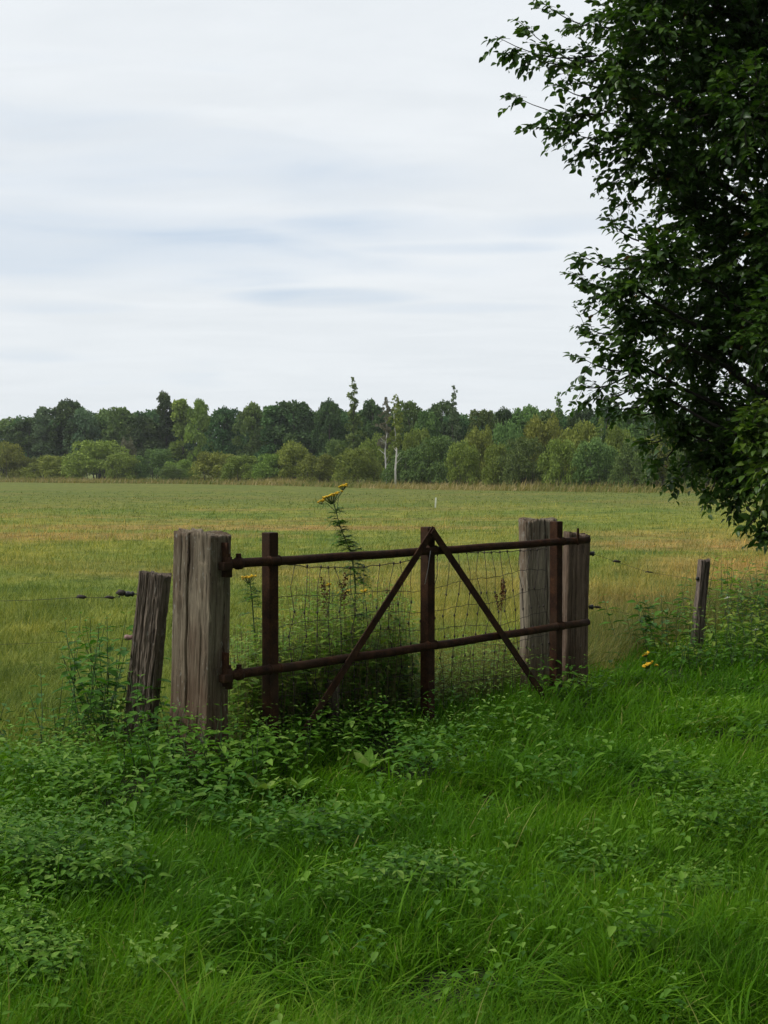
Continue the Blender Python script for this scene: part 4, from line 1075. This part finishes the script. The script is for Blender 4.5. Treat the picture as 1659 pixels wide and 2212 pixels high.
SHRUBS = [
 (-60, 975, 50, 2, 'olive', 'olive bush outside the left end of the bush row'),
 (8, 963, 38, 4, 'light', 'bright green round bush cut by the left picture edge'),
 (62, 992, 24, 10, 'olive', 'grey green low bush next to the bright one at the left edge'),
 (112, 990, 50, 0, 'light', 'low yellow green bush in front of the grey green tree'),
 (212, 956, 62, 5, 'light', 'largest rounded yellow green bush of the left half'),
 (268, 985, 36, 0, 'olive', 'olive bush leaning on the right side of the largest yellow green bush'),
 (275, 950, 16, 14, 'dry', 'small grey brown dead looking bush behind the bush row'),
 (335, 975, 38, 6, 'mid', 'mid green bush left of the thick hinge post line'),
 (388, 998, 34, 0, 'olive', 'low olive bush above the thick hinge post'),
 (370, 1012, 26, -4, 'mid', 'lowest fresh green bush at the meadow edge left of the hinge post'),
 (470, 980, 55, 3, 'light', 'broad yellow green bush above the hinges'),
 (530, 990, 44, -1, 'olive', 'olive bush right of the broad yellow green one'),
 (590, 985, 38, 4, 'olive', 'olive bush above the first steel upright'),
 (632, 962, 40, 8, 'light', 'high yellow green bush right of the first steel upright'),
 (690, 985, 42, 2, 'olive', 'olive bush left of the tall yellow flower'),
 (725, 955, 36, 10, 'mid', 'mid green bush behind the tall yellow flower'),
 (772, 972, 44, 1, 'olive', 'olive bush right of the tall yellow flower'),
 (815, 945, 38, 14, 'olive', 'higher olive bush behind the foot of the two birches'),
 (885, 970, 44, 3, 'mid', 'mid green bush just right of the long white trunk'),
 (945, 948, 50, 5, 'mid', 'dark rounded bush above the middle upright'),
 (900, 930, 34, 16, 'olive', 'upper olive bush between the birches and the middle upright'),
 (1005, 960, 34, 0, 'olive', 'olive bush just right of the middle upright line'),
 (1035, 925, 36, 12, 'light', 'yellow green bush high in the row, left of the grey post'),
 (1075, 965, 34, 1, 'olive', 'thin greyish bush with bare stems left of the grey post'),
 (1130, 950, 46, 2, 'mid', 'mid green bush above the grey timber post'),
 (1100, 920, 36, 14, 'mid', 'upper mid green bush behind the grey timber post line'),
 (1172, 900, 46, 10, 'light', 'tall yellow green bush right above the latch end'),
 (1215, 955, 44, 0, 'olive', 'olive bush above the brown timber post'),
 (1255, 915, 44, 8, 'light', 'yellow green bush above the thin gap right of the latch'),
 (1290, 955, 46, 1, 'mid', 'mid green bush below the pale birch'),
 (1335, 920, 44, 6, 'olive', 'olive bush at the edge of the near tree foliage'),
 (1370, 960, 44, 0, 'mid', 'mid green bush left of the low sprays of the near tree'),
 (1430, 940, 50, 3, 'olive', 'olive bush behind the low sprays of the near tree'),
 (1500, 960, 50, 1, 'mid', 'mid green bush showing below the near tree'),
 (1580, 950, 54, 2, 'olive', 'olive bush seen under the near tree above the thin post'),
 (1670, 950, 60, 2, 'mid', 'mid green bush at the right picture edge under the near tree'),
]
for px, top, hw, back, tone, lab in SHRUBS:
    top -= 6
    far_plant(px, top, eY(px, back), hw * 1.5, 'shrub', tone, lab, 'shrub', GS)
# unseen trees added behind and right of the camera to block sky and shade the verge
for x, y, H, w, lab in ((8.5, 7.5, 11, 3.6, 'unseen tree added for shade behind the near leafy tree, out to the right'), (5.4, 3.6, 10, 3.3, 'unseen tree added for shade right of the photographer'), (3.0, -3.5, 10, 4.2, 'lane tree at the photographer\'s back'), (-3.2, -5.5, 9, 3.6, 'unseen tree added for shade behind the photographer to the left')):
    root = empty('added_shade_tree', (x, y, 0)); tag(root, lab, 'tree', 'unseen trees added for shade')
    for nm, me in (('crown', proto('round', 1, 'dark')), ('trunk', trunk_mesh('round', False, 1))):
        o = bpy.data.objects.new(nm, me); COL.objects.link(o); o.parent = root; o.scale = (w / .37, w / .37, H) if nm == 'crown' else (H, H, H)
# woodland mass behind
bag = Bag(); r = np.random.default_rng(5)
for i in range(190):
    px = r.uniform(-250, 1950); Y_ = eY(px, r.uniform(48, 75) if px < 800 else r.uniform(35, 60)); x = (px - CX) / F * Y_
    top = np.interp(px, [-250, 0, 80, 200, 450, 500, 700, 900, 1100, 1300, 1950], [915, 908, 895, 890, 882, 892, 882, 892, 892, 890, 890]) + r.uniform(-6, 16)
    H = at(px, top, Y_).z; V_, Q_, R_ = PROTO[('round', int(r.integers(0, 4)))]
    a = r.uniform(0, 6.28); c_, s_ = math.cos(a), math.sin(a); w = r.uniform(.8, 1.2) * H
    VV = np.stack([(V_[:, 0] * c_ - V_[:, 1] * s_) * w + x, (V_[:, 0] * s_ + V_[:, 1] * c_) * w + Y_, V_[:, 2] * H], -1)
    k = len(Q_) // 2
    sel = Q_[:k]; VV = VV[:k * 4]
    VV[:, 2] = np.maximum(VV[:, 2], .1)
    bag.add(VV, sel, R_[:k * 4])
    # low leafy fill so that the wood is closed down to the ground
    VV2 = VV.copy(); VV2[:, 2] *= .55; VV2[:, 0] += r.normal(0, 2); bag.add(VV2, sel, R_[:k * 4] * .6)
o = bag.build('woodland', MF['dark'], smooth=False); tag(o, 'distant wood closing the view behind the single trees', 'woodland', kind='stuff')

# ------------------------------------------------------------------ air
me = bpy.data.meshes.new('haze'); Vv = [(x, y, z) for x in (-600, 600) for y in (-80, 700) for z in (-1.5, 42)]
me.from_pydata(Vv, [], [(0, 1, 3, 2), (4, 6, 7, 5), (0, 4, 5, 1), (2, 3, 7, 6), (0, 2, 6, 4), (1, 5, 7, 3)]); me.update()
hz = bpy.data.objects.new('haze', me); COL.objects.link(hz); tag(hz, 'thin summer haze in the air over the meadow', 'haze', kind='stuff')
mh, nth, outh = newmat('thin_haze'); pvv = nth.nodes.new('ShaderNodeVolumePrincipled'); pvv.inputs['Color'].default_value = (.86, .90, .92, 1)
pvv.inputs['Density'].default_value = .0002; pvv.inputs['Anisotropy'].default_value = .1; nth.links.new(pvv.outputs[0], outh.inputs['Volume']); me.materials.append(mh)

# ------------------------------------------------------------------ sky and light
SUN_EL, SUN_AZ = R(46), R(262)   # azimuth clockwise from +Y: light from behind the camera, to the left
world = bpy.data.worlds.new('World'); sc.world = world; world.use_nodes = True
nt = world.node_tree; nt.nodes.clear(); g = NT(nt)
wo = g.n('ShaderNodeOutputWorld'); bg = g.n('ShaderNodeBackground')
sky = g.n('ShaderNodeTexSky'); sky.sky_type = 'NISHITA'; sky.sun_disc = False; sky.sun_elevation = SUN_EL; sky.sun_rotation = SUN_AZ
sky.air_density = 1.0; sky.dust_density = 1.5; sky.ozone_density = 1.0
tc = g.n('ShaderNodeTexCoord'); d = tc.outputs['Generated']; s = g.sep(d)
az = g.m('ARCTAN2', s[0], s[1]); el = g.m('ARCSINE', s[2])
# cloud sheet seen in perspective: plane coordinates
inv = g.m('DIVIDE', 1.0, g.m('ADD', g.m('MAXIMUM', s[2], 0.0), .10))
pv = g.comb(g.m('MULTIPLY', s[0], inv), g.m('MULTIPLY', s[1], inv), 0.0)
pv = g.scale(pv, (.45, 1.15, 1)) 
n1 = g.noise(pv, 1.3, 5, .55, .6); n2 = g.noise(pv, 4.2, 4, .6, .8)
wv = g.comb(g.m('MULTIPLY', az, 5.0), g.m('MULTIPLY', el, 26.0), 0.0)
n3 = g.noise(wv, 1.0, 3, .45, .7)
cov = g.m('ADD', g.m('MULTIPLY', n1, .5), g.m('ADD', g.m('MULTIPLY', n2, .15), g.m('MULTIPLY', n3, .35)))
# thinner places of the sheet, where blue shows (direction: azimuth, elevation in radians)
def hole(px, py, wx, wy, amt, dist=.5):
    a0 = math.atan((px - CX) / F); e0 = math.atan((HOR - py) / F)
    u = g.m('DIVIDE', g.m('SUBTRACT', az, a0), wx / F); v = g.m('DIVIDE', g.m('SUBTRACT', el, e0), wy / F)
    q = g.m('ADD', g.m('ADD', g.m('MULTIPLY', u, u), g.m('MULTIPLY', v, v)), g.m('MULTIPLY', g.m('SUBTRACT', n3, .5), dist * 4))
    return g.m('MULTIPLY', g.smooth(q, 1.9, -.4), amt)
hs = [hole(250, 370, 560, 90, .6), hole(150, 540, 620, 85, .75), hole(760, 500, 330, 34, .55), hole(560, 385, 300, 34, .5), hole(850, 385, 260, 30, .35), hole(1180, 495, 220, 22, .45),
      hole(700, 645, 190, 20, 1.15, .3), hole(90, 675, 200, 15, .5), hole(950, 668, 200, 12, .45), hole(60, 775, 90, 16, .2), hole(950, 540, 240, 14, .5), hole(80,455,170,14,.4)]
h = hs[0]
for q in hs[1:]: h = g.m('MAXIMUM', h, q)
blue = g.m('MULTIPLY', h, g.smooth(cov, .74, .30))
blue = g.m('ADD', blue, g.m('MULTIPLY', g.smooth(cov, .47, .30), .25), clamp=True)
grey = g.smooth(g.m('ADD', g.m('MULTIPLY', n1, .6), g.m('MULTIPLY', n2, .4)), .35, .68)
cloud = g.mix(grey, (.825, .865, .90), (.755, .80, .84))
low = g.smooth(el, .22, .02)
cloud = g.mix(g.m('MULTIPLY', low, .35), cloud, (.80, .85, .875))
skyb = g.n('ShaderNodeVectorMath', operation='SCALE'); g.l(sky.outputs[0], skyb.inputs[0]); skyb.inputs['Scale'].default_value = .10
skyc = g.mix(.8, skyb.outputs[0], (.56, .68, .83))
tot = g.mix(blue, cloud, skyc)
g.l(tot, bg.inputs[0]); bg.inputs[1].default_value = 1.0; g.l(bg.outputs[0], wo.inputs[0])
sun = bpy.data.lights.new('sun', 'SUN'); sun.energy = 2.3; sun.angle = R(12); sun.color = (1, .96, .90)
so = bpy.data.objects.new('sun', sun); COL.objects.link(so)
dv = Vector((math.sin(SUN_AZ) * math.cos(SUN_EL), math.cos(SUN_AZ) * math.cos(SUN_EL), math.sin(SUN_EL)))
so.rotation_euler = dv.to_track_quat('Z', 'Y').to_euler()

vs = sc.view_settings; vs.view_transform = 'Standard'; vs.look = 'None'; vs.exposure = .08; vs.gamma = 1; vs.use_curve_mapping = False
sc.cycles.max_bounces = 6; sc.cycles.transparent_max_bounces = 4; sc.cycles.use_denoising = True
sc.render.resolution_x = 768; sc.render.resolution_y = 1024
